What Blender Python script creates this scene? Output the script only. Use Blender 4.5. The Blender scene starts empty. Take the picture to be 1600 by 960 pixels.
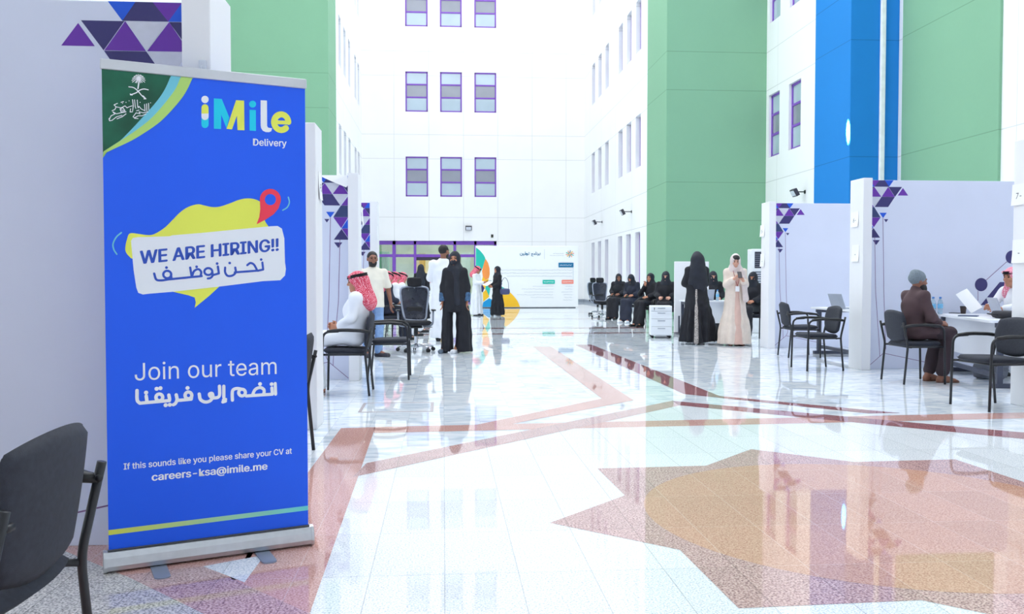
import bpy, bmesh, math, random
import numpy as np
from mathutils import Vector, Matrix, Euler
random.seed(7)
C = bpy.context.scene.collection
SC = bpy.context.scene
PI = math.pi
# ------------------------------------------------------------------ camera
FPX, HC = 1400.0, 1.2
YAW, PITCH = math.atan2(107, 1400), math.atan2(45, 1400)
cam_data = bpy.data.cameras.new('camera')
cam_data.sensor_width = 36.0
cam_data.lens = 36.0 * FPX / 1600.0
cam_data.clip_end = 300
cam = bpy.data.objects.new('camera', cam_data)
C.objects.link(cam)
cam.location = (0, 0, HC)
cam.rotation_euler = (PI / 2 - PITCH, 0, -YAW)
SC.camera = cam
# ------------------------------------------------------------------ exposure
SC.view_settings.view_transform = 'Standard'
SC.view_settings.look = 'None'
SC.view_settings.gamma = 1.0
SC.view_settings.use_curve_mapping = False
SC.view_settings.exposure = 0.0
# ------------------------------------------------------------------ skylight (the open glass roof of the hall)
world = bpy.data.worlds.new('sky')
SC.world = world
world.use_nodes = True
wn = world.node_tree.nodes
bg = wn['Background']
bg.inputs['Color'].default_value = (0.91, 0.955, 1.0, 1)
# hazy sky, brighter towards the far end (where the sun stands) than behind the viewer
_wt = world.node_tree
_tc = _wt.nodes.new('ShaderNodeTexCoord')
_sp = _wt.nodes.new('ShaderNodeSeparateXYZ')
_mr = _wt.nodes.new('ShaderNodeMapRange')
_mr.inputs['From Min'].default_value = -1.0
_mr.inputs['From Max'].default_value = 1.0
_mr.inputs['To Min'].default_value = 2.15
_mr.inputs['To Max'].default_value = 4.2
_wt.links.new(_tc.outputs['Generated'], _sp.inputs[0])
_wt.links.new(_sp.outputs['Y'], _mr.inputs['Value'])
_wt.links.new(_mr.outputs[0], bg.inputs['Strength'])
SC.cycles.max_bounces = 8
SC.cycles.diffuse_bounces = 5
SC.cycles.glossy_bounces = 4
SC.cycles.transmission_bounces = 6
SC.cycles.sample_clamp_indirect = 8


def spot(name, loc, target, energy, size, blend, color=(1, 1, 1), radius=0.05):
    l = bpy.data.lights.new(name, 'SPOT')
    l.energy = energy
    l.spot_size = size
    l.spot_blend = blend
    l.color = color
    l.shadow_soft_size = radius
    o = bpy.data.objects.new(name, l)
    C.objects.link(o)
    o.location = loc
    o.rotation_euler = (Vector(target) - Vector(loc)).to_track_quat('-Z', 'Y').to_euler()
    return o


# ------------------------------------------------------------------ pixel helpers (measuring the photograph)
_F = Vector((math.sin(YAW) * math.cos(PITCH), math.cos(YAW) * math.cos(PITCH), -math.sin(PITCH)))
_R = Vector((math.cos(YAW), -math.sin(YAW), 0))
_U = _R.cross(_F)


def ray(px, py):
    return _F + _R * ((px - 800) / FPX) + _U * (-(py - 480) / FPX)


def g(px, py, z=0.0):
    d = ray(px, py)
    t = (z - HC) / d.z
    return Vector((d.x * t, d.y * t, z))


def at(px, py, Y):
    d = ray(px, py)
    t = Y / d.y
    return Vector((d.x * t, Y, HC + d.z * t))


# ------------------------------------------------------------------ materials
def lin(c):
    def f(v):
        v = v / 255.0
        return v / 12.92 if v <= 0.04045 else ((v + 0.055) / 1.055) ** 2.4
    return (f(c[0]), f(c[1]), f(c[2]), 1.0)


_mats = {}


def mat(name, rgb, rough=0.5, metal=0.0, var=0.06, scale=6.0, bump=0.0, spec=0.5, alpha=None, trans=0.0, coat=0.0, sheen=0.0):
    if name in _mats:
        return _mats[name]
    m = bpy.data.materials.new(name)
    m.use_nodes = True
    nt = m.node_tree
    b = nt.nodes['Principled BSDF']
    tc = nt.nodes.new('ShaderNodeTexCoord')
    n = nt.nodes.new('ShaderNodeTexNoise')
    n.inputs['Scale'].default_value = scale
    n.inputs['Detail'].default_value = 3
    nt.links.new(tc.outputs['Object'], n.inputs['Vector'])
    r = nt.nodes.new('ShaderNodeValToRGB')
    c = lin(rgb)
    r.color_ramp.elements[0].position = 0.3
    r.color_ramp.elements[1].position = 0.7
    r.color_ramp.elements[0].color = tuple(max(0, v * (1 - var)) for v in c[:3]) + (1,)
    r.color_ramp.elements[1].color = tuple(min(1, v * (1 + var)) for v in c[:3]) + (1,)
    nt.links.new(n.outputs['Fac'], r.inputs['Fac'])
    nt.links.new(r.outputs['Color'], b.inputs['Base Color'])
    b.inputs['Roughness'].default_value = rough
    b.inputs['Metallic'].default_value = metal
    b.inputs['Specular IOR Level'].default_value = spec
    b.inputs['Transmission Weight'].default_value = trans
    b.inputs['Coat Weight'].default_value = coat
    b.inputs['Sheen Weight'].default_value = sheen
    if alpha is not None:
        b.inputs['Alpha'].default_value = alpha
    if bump:
        bp = nt.nodes.new('ShaderNodeBump')
        bp.inputs['Strength'].default_value = bump
        bp.inputs['Distance'].default_value = 0.01
        n2 = nt.nodes.new('ShaderNodeTexNoise')
        n2.inputs['Scale'].default_value = scale * 12
        nt.links.new(tc.outputs['Object'], n2.inputs['Vector'])
        nt.links.new(n2.outputs['Fac'], bp.inputs['Height'])
        nt.links.new(bp.outputs['Normal'], b.inputs['Normal'])
    _mats[name] = m
    return m


def _math(nt, op, a, b=None):
    n = nt.nodes.new('ShaderNodeMath')
    n.operation = op
    for i, v in enumerate((a, b)):
        if v is None:
            continue
        if isinstance(v, (int, float)):
            n.inputs[i].default_value = v
        else:
            nt.links.new(v, n.inputs[i])
    return n.outputs[0]


def _mix(nt, fac, a, b):
    n = nt.nodes.new('ShaderNodeMix')
    n.data_type = 'RGBA'
    for s, v in ((0, fac), (6, a), (7, b)):
        if isinstance(v, (tuple, float, int)):
            n.inputs[s].default_value = v
        else:
            nt.links.new(v, n.inputs[s])
    return n.outputs[2]


def _line_mask(nt, coord, period, offset, width):
    """1 on thin lines of a periodic coordinate"""
    m = _math(nt, 'MODULO', _math(nt, 'ADD', coord, 1000 * period - offset), period)
    return _math(nt, 'LESS_THAN', m, width)


def stone(name, c1, c2, kind='speckle', c3=None, rough=0.04, tiles=True, scale=120.0, spec=0.5, groove=None):
    """polished floor stone: marble clouds or granite speckle, cut into 0.3 x 0.6 m slabs"""
    m = bpy.data.materials.new(name)
    m.use_nodes = True
    nt = m.node_tree
    b = nt.nodes['Principled BSDF']
    tc = nt.nodes.new('ShaderNodeTexCoord')
    sep = nt.nodes.new('ShaderNodeSeparateXYZ')
    nt.links.new(tc.outputs['Object'], sep.inputs[0])
    # slab index gives every slab its own tone
    ix = _math(nt, 'FLOOR', _math(nt, 'DIVIDE', sep.outputs['X'], 0.3))
    iy = _math(nt, 'FLOOR', _math(nt, 'DIVIDE', sep.outputs['Y'], 0.6))
    cmb = nt.nodes.new('ShaderNodeCombineXYZ')
    nt.links.new(ix, cmb.inputs[0])
    nt.links.new(iy, cmb.inputs[1])
    wn_ = nt.nodes.new('ShaderNodeTexWhiteNoise')
    wn_.noise_dimensions = '2D'
    nt.links.new(cmb.outputs[0], wn_.inputs['Vector'])
    n = nt.nodes.new('ShaderNodeTexNoise')
    if kind == 'marble':
        mp = nt.nodes.new('ShaderNodeMapping')
        mp.inputs['Scale'].default_value = (1.2, 3.2, 1)
        nt.links.new(tc.outputs['Object'], mp.inputs['Vector'])
        ad = nt.nodes.new('ShaderNodeVectorMath')
        ad.operation = 'ADD'
        sc_ = nt.nodes.new('ShaderNodeVectorMath')
        sc_.operation = 'SCALE'
        sc_.inputs['Scale'].default_value = 3.0
        nt.links.new(wn_.outputs['Color'], sc_.inputs[0])
        nt.links.new(mp.outputs[0], ad.inputs[0])
        nt.links.new(sc_.outputs[0], ad.inputs[1])
        nt.links.new(ad.outputs[0], n.inputs['Vector'])
        n.inputs['Scale'].default_value = 2.2
        n.inputs['Detail'].default_value = 8
        n.inputs['Roughness'].default_value = 0.62
        n.inputs['Distortion'].default_value = 1.2
    else:
        nt.links.new(tc.outputs['Object'], n.inputs['Vector'])
        n.inputs['Scale'].default_value = scale
        n.inputs['Detail'].default_value = 2
    r = nt.nodes.new('ShaderNodeValToRGB')
    e = r.color_ramp.elements
    e[0].color = lin(c1)
    e[1].color = lin(c2)
    e[0].position, e[1].position = (0.36, 0.62)
    if c3:
        x = e.new(0.48)
        x.color = lin(c3)
    nt.links.new(n.outputs['Fac'], r.inputs['Fac'])
    col = r.outputs['Color']
    tone = _math(nt, 'ADD', _math(nt, 'MULTIPLY', wn_.outputs['Value'], 0.10), 0.93)
    hs = nt.nodes.new('ShaderNodeHueSaturation')
    nt.links.new(tone, hs.inputs['Value'])
    nt.links.new(col, hs.inputs['Color'])
    col = hs.outputs['Color']
    if tiles:
        gx = _line_mask(nt, sep.outputs['X'], 0.3, 0.0, 0.004)
        gy = _line_mask(nt, sep.outputs['Y'], 0.6, 0.0, 0.004)
        gm = _math(nt, 'MULTIPLY', _math(nt, 'MAXIMUM', gx, gy), 0.30 if kind == 'marble' else 0.5)
        gc = groove or tuple(int(v * 0.66) for v in c1)
        col = _mix(nt, gm, col, lin(gc))
    nt.links.new(col, b.inputs['Base Color'])
    rn = nt.nodes.new('ShaderNodeTexNoise')
    rn.inputs['Scale'].default_value = 1.7
    nt.links.new(tc.outputs['Object'], rn.inputs['Vector'])
    rr = _math(nt, 'ADD', _math(nt, 'MULTIPLY', rn.outputs['Fac'], 0.03), rough - 0.015)
    nt.links.new(rr, b.inputs['Roughness'])
    b.inputs['Specular IOR Level'].default_value = spec
    return m


def plaster(name, rgb, axis=None, period=1.72, offset=0.0, joints=True):
    """painted wall render with the shadow-gap joints of the cladding"""
    m = bpy.data.materials.new(name)
    m.use_nodes = True
    nt = m.node_tree
    b = nt.nodes['Principled BSDF']
    tc = nt.nodes.new('ShaderNodeTexCoord')
    n = nt.nodes.new('ShaderNodeTexNoise')
    n.inputs['Scale'].default_value = 0.6
    n.inputs['Detail'].default_value = 5
    nt.links.new(tc.outputs['Object'], n.inputs['Vector'])
    c = lin(rgb)
    r = nt.nodes.new('ShaderNodeValToRGB')
    r.color_ramp.elements[0].color = tuple(v * 0.95 for v in c[:3]) + (1,)
    r.color_ramp.elements[1].color = tuple(min(1, v * 1.03) for v in c[:3]) + (1,)
    nt.links.new(n.outputs['Fac'], r.inputs['Fac'])
    col = r.outputs['Color']
    if joints:
        sep = nt.nodes.new('ShaderNodeSeparateXYZ')
        nt.links.new(tc.outputs['Object'], sep.inputs[0])
        k = _math(nt, 'MAXIMUM', _line_mask(nt, sep.outputs['Z'], 4.1, 3.03, 0.022), _line_mask(nt, sep.outputs['Z'], 4.1, 0.13, 0.022))
        if axis:
            k = _math(nt, 'MAXIMUM', k, _line_mask(nt, sep.outputs[axis], period, offset, 0.02))
        col = _mix(nt, _math(nt, 'MULTIPLY', k, 0.45), col, tuple(v * 0.42 for v in c[:3]) + (1,))
    nt.links.new(col, b.inputs['Base Color'])
    b.inputs['Roughness'].default_value = 0.75
    b.inputs['Specular IOR Level'].default_value = 0.25
    n2 = nt.nodes.new('ShaderNodeTexNoise')
    n2.inputs['Scale'].default_value = 14
    nt.links.new(tc.outputs['Object'], n2.inputs['Vector'])
    bp = nt.nodes.new('ShaderNodeBump')
    bp.inputs['Strength'].default_value = 0.12
    bp.inputs['Distance'].default_value = 0.01
    nt.links.new(n2.outputs['Fac'], bp.inputs['Height'])
    nt.links.new(bp.outputs['Normal'], b.inputs['Normal'])
    return m


def checked(name, c1, c2, scale=70.0, rough=0.85):
    """woven red and white headcloth check"""
    m = bpy.data.materials.new(name)
    m.use_nodes = True
    nt = m.node_tree
    b = nt.nodes['Principled BSDF']
    tc = nt.nodes.new('ShaderNodeTexCoord')
    v = nt.nodes.new('ShaderNodeTexVoronoi')
    v.inputs['Scale'].default_value = scale
    v.inputs['Randomness'].default_value = 0.35
    nt.links.new(tc.outputs['Object'], v.inputs['Vector'])
    r = nt.nodes.new('ShaderNodeValToRGB')
    r.color_ramp.interpolation = 'EASE'
    r.color_ramp.elements[0].position = 0.42
    r.color_ramp.elements[1].position = 0.75
    r.color_ramp.elements[0].color = lin(c1)
    r.color_ramp.elements[1].color = lin(c2)
    nt.links.new(v.outputs['Distance'], r.inputs['Fac'])
    nt.links.new(r.outputs['Color'], b.inputs['Base Color'])
    b.inputs['Roughness'].default_value = rough
    return m


def gradient(name, ca, cb, axis='X', lo=0.0, hi=1.0, rough=0.5):
    """a printed two-colour blend along one axis"""
    m = bpy.data.materials.new(name)
    m.use_nodes = True
    nt = m.node_tree
    b = nt.nodes['Principled BSDF']
    tc = nt.nodes.new('ShaderNodeTexCoord')
    sep = nt.nodes.new('ShaderNodeSeparateXYZ')
    nt.links.new(tc.outputs['Object'], sep.inputs[0])
    f = nt.nodes.new('ShaderNodeMapRange')
    f.inputs['From Min'].default_value = lo
    f.inputs['From Max'].default_value = hi
    nt.links.new(sep.outputs[axis], f.inputs['Value'])
    nt.links.new(_mix(nt, f.outputs[0], lin(ca), lin(cb)), b.inputs['Base Color'])
    b.inputs['Roughness'].default_value = rough
    return m


# ------------------------------------------------------------------ object helpers
def tag(o, label=None, cat=None, group=None, kind=None):
    if label:
        o['label'] = label
    if cat:
        o['category'] = cat
    if group:
        o['group'] = group
    if kind:
        o['kind'] = kind
    return o


def empty(name, loc, rz=0.0, label=None, cat=None, group=None):
    o = bpy.data.objects.new(name, None)
    o.empty_display_size = 0.1
    C.objects.link(o)
    o.location = loc
    o.rotation_euler = (0, 0, rz)
    return tag(o, label, cat, group)


def link_mesh(name, me, mats, parent=None, smooth=False):
    if not isinstance(mats, (list, tuple)):
        mats = [mats]
    for m in mats:
        me.materials.append(m)
    if smooth:
        me.polygons.foreach_set('use_smooth', [True] * len(me.polygons))
    o = bpy.data.objects.new(name, me)
    C.objects.link(o)
    if parent:
        o.parent = parent
    return o


def obj(name, bm, mats, parent=None, smooth=False, angle=None):
    me = bpy.data.meshes.new(name)
    bmesh.ops.recalc_face_normals(bm, faces=bm.faces[:])
    bm.to_mesh(me)
    bm.free()
    o = link_mesh(name, me, mats, parent, smooth)
    if smooth and angle:
        me.set_sharp_from_angle(angle=angle)
    return o


def copy_thing(o, loc, rz, label=None, group=None):
    r = o.copy()
    C.objects.link(r)
    r.location = loc
    r.rotation_euler = (0, 0, rz)
    tag(r, label, None, group)
    for ch in o.children:
        c = ch.copy()
        C.objects.link(c)
        c.parent = r
        for gch in ch.children:
            d = gch.copy()
            C.objects.link(d)
            d.parent = c
    return r


# ------------------------------------------------------------------ shape helpers (all add to a bmesh)
def box(bm, lo, hi, bev=0.0, seg=2, M=None, mi=0):
    lo, hi = Vector(lo), Vector(hi)
    c, s = (lo + hi) / 2, hi - lo
    r = bmesh.ops.create_cube(bm, size=1.0, matrix=Matrix.Translation(c) @ Matrix.Diagonal((s.x, s.y, s.z, 1)))
    vs = r['verts']
    if bev:
        es = list({e for v in vs for e in v.link_edges})
        rb = bmesh.ops.bevel(bm, geom=es, offset=bev, segments=seg, affect='EDGES', profile=0.5)
        vs = list({v for f in rb['faces'] for v in f.verts} | {v for v in vs if v.is_valid})
        seen = set(vs)
        st = list(vs)
        while st:
            v = st.pop()
            for e in v.link_edges:
                w = e.other_vert(v)
                if w not in seen:
                    seen.add(w)
                    st.append(w)
        vs = list(seen)
    if M is not None:
        bmesh.ops.transform(bm, matrix=M, verts=vs)
    if mi:
        for f in {f for v in vs for f in v.link_faces}:
            f.material_index = mi
    return vs


def tube(bm, pts, r, seg=10, caps=True, M=None, flat=None):
    """swept round tube; r a number or a list; flat squashes the section (width factor)"""
    pts = [Vector(p) for p in pts]
    n = len(pts)
    rs = r if isinstance(r, (list, tuple)) else [r] * n
    rings = []
    up = Vector((0, 0, 1))
    prev = None
    for i, p in enumerate(pts):
        t = (pts[min(i + 1, n - 1)] - pts[max(i - 1, 0)]).normalized()
        if prev is None:
            a = t.cross(up)
            if a.length < 1e-3:
                a = t.cross(Vector((1, 0, 0)))
            a.normalize()
        else:
            a = (prev - t * prev.dot(t)).normalized()
        prev = a
        b = t.cross(a)
        fx = flat or 1.0
        ring = []
        for k in range(seg):
            q = p + a * (math.cos(2 * PI * k / seg) * rs[i] * fx) + b * (math.sin(2 * PI * k / seg) * rs[i])
            ring.append(bm.verts.new(M @ q if M is not None else q))
        rings.append(ring)
    for i in range(n - 1):
        for k in range(seg):
            bm.faces.new((rings[i][k], rings[i][(k + 1) % seg], rings[i + 1][(k + 1) % seg], rings[i + 1][k]))
    if caps:
        bm.faces.new(rings[0][::-1])
        bm.faces.new(rings[-1])


def lathe(bm, prof, c=(0, 0, 0), seg=20, M=None):
    """prof: list of (radius, z)"""
    c = Vector(c)
    rings = []
    for r, z in prof:
        ring = []
        for k in range(seg):
            q = c + Vector((r * math.cos(2 * PI * k / seg), r * math.sin(2 * PI * k / seg), z))
            ring.append(bm.verts.new(M @ q if M is not None else q))
        rings.append(ring)
    for i in range(len(rings) - 1):
        for k in range(seg):
            bm.faces.new((rings[i][k], rings[i][(k + 1) % seg], rings[i + 1][(k + 1) % seg], rings[i + 1][k]))
    bm.faces.new(rings[0][::-1])
    bm.faces.new(rings[-1])


def ball(bm, c, r, seg=12, M=None):
    rr = r if isinstance(r, (tuple, list)) else (r, r, r)
    mm = Matrix.Translation(Vector(c)) @ Matrix.Diagonal((rr[0], rr[1], rr[2], 1))
    if M is not None:
        mm = M @ mm
    bmesh.ops.create_uvsphere(bm, u_segments=seg, v_segments=max(6, seg // 2), radius=1.0, matrix=mm)


def prism(bm, pts, axis, a, b, mi=0):
    """extrude a 2-D outline between a and b along an axis; pts in the other two coordinates (in x, y, z order)"""
    def mk(p, t):
        if axis == 'x':
            return (t, p[0], p[1])
        if axis == 'y':
            return (p[0], t, p[1])
        return (p[0], p[1], t)
    v0 = [bm.verts.new(mk(p, a)) for p in pts]
    v1 = [bm.verts.new(mk(p, b)) for p in pts]
    fs = [bm.faces.new(v0), bm.faces.new(v1[::-1])]
    n = len(pts)
    for i in range(n):
        fs.append(bm.faces.new((v0[i], v0[(i + 1) % n], v1[(i + 1) % n], v1[i])))
    for f in fs:
        f.material_index = mi
    return fs


def arc(cx, cy, rx, ry, a0, a1, n=10):
    return [(cx + rx * math.cos(a0 + (a1 - a0) * i / n), cy + ry * math.sin(a0 + (a1 - a0) * i / n)) for i in range(n + 1)]


def round_poly(w, h, r, n=5, cx=0.0, cy=0.0):
    p = []
    for sx, sy, a in ((1, 1, 0), (-1, 1, PI / 2), (-1, -1, PI), (1, -1, 1.5 * PI)):
        p += arc(cx + sx * (w / 2 - r), cy + sy * (h / 2 - r), r, r, a, a + PI / 2, n)
    return p


def spline(pts, n=8):
    """Catmull-Rom through points (any dimension)"""
    P = [Vector(p) for p in pts]
    P = [P[0] * 2 - P[1]] + P + [P[-1] * 2 - P[-2]]
    out = []
    for i in range(1, len(P) - 2):
        p0, p1, p2, p3 = P[i - 1:i + 3]
        for k in range(n):
            t = k / n
            out.append(0.5 * ((2 * p1) + (p2 - p0) * t + (2 * p0 - 5 * p1 + 4 * p2 - p3) * t * t + (3 * p1 - p0 - 3 * p2 + p3) * t ** 3))
    out.append(P[-2])
    return out


try:                                    # Blender's own bundled sans serif; the built-in face if it is missing
    FONT = bpy.data.fonts.load(bpy.utils.system_resource('DATAFILES', path='fonts') + '/Inter.woff2')
except Exception:
    FONT = None


def text_mesh(body, size=1.0, bold=0.0, depth=0.0):
    """flat lettering as a mesh, origin at the left end of the base line, in the x-y plane"""
    cu = bpy.data.curves.new('lettering', 'FONT')
    cu.body = body
    cu.size = size
    if FONT:
        cu.font = FONT
    cu.offset = bold
    cu.extrude = depth
    cu.resolution_u = 3
    o = bpy.data.objects.new('lettering', cu)
    C.objects.link(o)
    dg = bpy.context.evaluated_depsgraph_get()
    me = bpy.data.meshes.new_from_object(o.evaluated_get(dg))
    bpy.data.objects.remove(o)
    bpy.data.curves.remove(cu)
    return me
# ================================================================== THE SETTING
M_WALL_B = plaster('white_wall_render', (246, 246, 246), 'X', 1.72, 1.0)
M_WALL_S = plaster('white_side_wall_render', (244, 245, 245), 'Y', 3.3, 0.6)
M_GREEN = plaster('green_wall_paint', (131, 178, 146))
M_BLUE = plaster('blue_wall_paint', (32, 130, 208))
M_PURPLE = mat('purple_frame_metal', (126, 76, 184), 0.4)
M_PANE = mat('window_glass', (178, 196, 208), 0.04, 0.0, 0.08, 0.7, spec=1.0)
M_PANE_D = mat('window_glass_dark', (142, 146, 158), 0.06, 0.0, 0.10, 0.7, spec=0.9)
M_WHITE_PAINT = mat('white_paint', (240, 242, 244), 0.5)

# ---- floor: one slab with inlaid stone
M_MARBLE = stone('grey_white_marble', (192, 205, 220), (243, 245, 248), 'marble', (222, 230, 239), 0.025)
M_SPECK = stone('white_speckled_granite', (186, 196, 208), (250, 251, 252), 'speckle', (230, 235, 240), 0.028, scale=130)
M_ROSE = stone('rose_granite', (176, 124, 118), (224, 184, 174), 'speckle', (206, 158, 148), 0.028, scale=130, groove=(216, 196, 190))
M_DARKRED = stone('dark_red_granite', (122, 72, 80), (178, 128, 130), 'speckle', (154, 100, 106), 0.028, scale=130, groove=(190, 160, 160))
M_MAUVE = stone('mauve_speckled_granite', (134, 100, 106), (222, 190, 184), 'speckle', (190, 152, 150), 0.028, scale=110)
M_OCHRE = stone('ochre_granite', (178, 128, 110), (218, 178, 156), 'speckle', (202, 154, 132), 0.028, scale=130, groove=(226, 204, 190))
M_GREYSP = stone('grey_speckled_granite', (134, 130, 130), (226, 220, 216), 'speckle', (186, 182, 180), 0.028, scale=110)


def build_floor():
    bm = bmesh.new()
    mats = [M_MARBLE, M_SPECK, M_ROSE, M_DARKRED, M_MAUVE, M_OCHRE, M_GREYSP]

    def poly(pts, z, mi):
        f = bm.faces.new([bm.verts.new((p[0], p[1], z)) for p in pts])
        f.normal_update()
        if f.normal.z < 0:
            f.normal_flip()
        f.material_index = mi
    # base slab with thickness
    box(bm, (-14, -10, -0.2), (14, 58, 0), mi=0)
    cx, cy = 2.22, 4.40
    e = 0.0004
    # speckled field in front of the bands
    poly([(-0.66, -9.9), (-0.66, 5.4), (-0.45, 5.52), (2.22, 8.3), (4.4, 6.45), (8.2, 2.4), (8.2, -9.9)], e, 1)
    # rose border band on the left and rose field to the left of it
    poly([(-0.82, 7.22), (-0.55, 7.24), (-0.52, 5.6), (-0.48, 3.2), (-0.42, 0.5), (-0.40, -2.0), (-0.9, -2), (-0.84, 5.4)], 2 * e, 2)
    poly([(-0.84, 5.2), (-0.78, -2), (-3.2, -2), (-3.2, 4.6), (-1.6, 4.9)], 2 * e, 2)
    # long straight band
    poly([(-0.56, 7.25), (-0.54, 6.97), (4.96, 7.28), (8.0, 7.47), (8.0, 7.79), (5.17, 7.60)], 2 * e, 2)
    # chevron bands: left diagonal, right diagonal
    poly([(-0.55, 5.42), (2.22, 8.27), (2.24, 8.60), (-0.50, 5.83)], 3 * e, 4)
    poly([(2.23, 8.58), (2.22, 8.27), (4.32, 6.33), (6.6, 4.2), (6.6, 4.52), (4.5, 6.6)], 3 * e, 3)
    # bands that run down the hall and fork
    poly([(0.0, 6.99), (0.28, 7.03), (1.86, 8.65), (1.88, 15.6), (1.56, 15.6), (1.57, 8.80)], 3 * e, 2)
    poly([(2.66, 16.0), (2.36, 16.0), (2.48, 9.08), (3.75, 7.65), (4.05, 7.65), (2.80, 8.90)], 3 * e, 3)
    poly([(-6.0, 21.2), (9.0, 21.2), (9.0, 21.6), (-6.0, 21.6)], 2 * e, 3)
    poly([(-6.0, 18.6), (9.0, 19.6), (9.0, 19.9), (-6.0, 18.9)], 2 * e, 3)
    for y in (26.0, 31.0, 37.0):
        poly([(-6.0, y), (9.0, y), (9.0, y + 0.35), (-6.0, y + 0.35)], 2 * e, 3)
    # eight-pointed star round a disc
    s, a = 1.205, math.radians(2.4)
    def rot(x, y):
        return (cx + x * math.cos(a) - y * math.sin(a), cy + x * math.sin(a) + y * math.cos(a))
    star = []
    for k in range(8):
        t = k * PI / 4
        star.append(rot(s * math.sqrt(2) * math.cos(t), s * math.sqrt(2) * math.sin(t)))
        t2 = t + PI / 8
        rr = s / math.cos(PI / 8)
        star.append(rot(rr * math.cos(t2), rr * math.sin(t2)))
    poly(star, 3 * e, 4)
    poly([(cx + 1.19 * math.cos(2 * PI * k / 72), cy + 1.19 * math.sin(2 * PI * k / 72)) for k in range(72)], 4 * e, 5)
    # inlay by the banner: pale triangle, mauve diagonal, grey field
    pale = [g(317, 886), g(414, 868), g(382, 911)]
    poly([(p.x, p.y) for p in pale], 4 * e, 1)
    mv = [g(170, 902), g(318, 886), g(490, 962), g(520, 990), g(330, 990)]
    poly([(p.x, p.y) for p in mv], 3 * e, 4)
    gr = [g(94, 859), g(205, 905), g(330, 966), g(420, 1040), g(200, 1300), g(-300, 1300), g(-200, 859)]
    poly([(p.x, p.y) for p in gr], 4 * e, 6)
    me = bpy.data.meshes.new('floor')
    bm.to_mesh(me)
    bm.free()
    o = link_mesh('floor', me, mats)
    tag(o, kind='structure')
    return o


build_floor()


def wall(name, p0, p1, z1, holes, m, depth=0.25, thick=0.4, z0=0.0):
    """solid wall from p0 to p1 (seen face; the body lies to the right of p0>p1... outward), with recessed openings (u0,u1,za,zb[,through])"""
    p0, p1 = Vector(p0), Vector(p1)
    u = (p1 - p0)
    L = u.length
    u.normalize()
    n = Vector((u.y, -u.x, 0))          # points into the hall
    us = sorted({0.0, L} | {h[0] for h in holes} | {h[1] for h in holes})
    zs = sorted({z0, z1} | {h[2] for h in holes} | {h[3] for h in holes})
    bm = bmesh.new()
    cache = {}

    def V(a, z, d=0.0):
        k = (round(a, 4), round(z, 4), round(d, 4))
        if k not in cache:
            q = p0 + u * a - n * d
            cache[k] = bm.verts.new((q.x, q.y, z))
        return cache[k]
    for i in range(len(us) - 1):
        for j in range(len(zs) - 1):
            a0, a1, b0, b1 = us[i], us[i + 1], zs[j], zs[j + 1]
            ca, cb = (a0 + a1) / 2, (b0 + b1) / 2
            if any(h[0] < ca < h[1] and h[2] < cb < h[3] for h in holes):
                continue
            bm.faces.new((V(a0, b0), V(a1, b0), V(a1, b1), V(a0, b1)))
    for h in holes:
        a0, a1, b0, b1 = h[:4]
        dp = thick if len(h) > 4 else depth
        c = [(a0, b0), (a1, b0), (a1, b1), (a0, b1)]
        for k in range(4):
            q, r = c[k], c[(k + 1) % 4]
            bm.faces.new((bm.verts.new(V(*q).co), bm.verts.new(V(*r).co), bm.verts.new(V(*r, dp).co), bm.verts.new(V(*q, dp).co)))
        if len(h) <= 4:
            bm.faces.new([bm.verts.new(V(*q, dp).co) for q in c])
    # back, ends, top
    back_holes = [h for h in holes if len(h) > 4]
    usb = sorted({0.0, L} | {h[0] for h in back_holes} | {h[1] for h in back_holes})
    zsb = sorted({z0, z1} | {h[2] for h in back_holes} | {h[3] for h in back_holes})
    for i in range(len(usb) - 1):
        for j in range(len(zsb) - 1):
            a0, a1, b0, b1 = usb[i], usb[i + 1], zsb[j], zsb[j + 1]
            if any(h[0] < (a0 + a1) / 2 < h[1] and h[2] < (b0 + b1) / 2 < h[3] for h in back_holes):
                continue
            bm.faces.new([bm.verts.new(V(*q, thick).co) for q in ((a0, b0), (a1, b0), (a1, b1), (a0, b1))])
    for q, r in (((0, z0), (0, z1)), ((L, z0), (L, z1)), ((0, z1), (L, z1))):
        bm.faces.new((bm.verts.new(V(*q).co), bm.verts.new(V(*r).co), bm.verts.new(V(*r, thick).co), bm.verts.new(V(*q, thick).co)))
    o = obj(name, bm, m)
    tag(o, kind='structure')
    return o, p0, u, n


_wc = [0]


def window(p, u, n, w, h, d, panes=(0.36, 0.68)):
    """three-light purple window set d behind the wall face; p is its lower left corner on the wall face"""
    _wc[0] += 1
    M = Matrix(((u.x, -n.x, 0, p.x), (u.y, -n.y, 0, p.y), (0, 0, 1, p.z), (0, 0, 0, 1)))   # x along wall, y into the wall
    bm = bmesh.new()
    fw = 0.07
    for lo, hi in (((0, 0), (fw, h)), ((w - fw, 0), (w, h)), ((0, 0), (w, fw)), ((0, h - fw), (w, h))):
        box(bm, (lo[0], d - 0.06, lo[1]), (hi[0], d, hi[1]), 0.006, 1)
    for t in panes:
        box(bm, (fw, d - 0.055, h * t - fw * 0.55), (w - fw, d, h * t + fw * 0.55), 0.006, 1)
    bmesh.ops.transform(bm, matrix=M, verts=bm.verts[:])
    o = obj('window_%d' % _wc[0], bm, M_PURPLE)
    tag(o, kind='structure')
    ts = (0.0,) + tuple(panes) + (1.0,)
    for k in range(3):
        b2 = bmesh.new()
        box(b2, (fw * 0.6, d - 0.03, h * ts[k] + 0.02), (w - fw * 0.6, d - 0.018, h * ts[k + 1] - 0.02), 0, M=M)
        obj('pane', b2, M_PANE_D if k == 1 else M_PANE, o)
    return o


ZR = (5.27, 9.47, 13.67)          # sills of the upper storeys
XBL, XBR, YB = -4.02, 7.12, 45.0
ZT = 18.0
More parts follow.
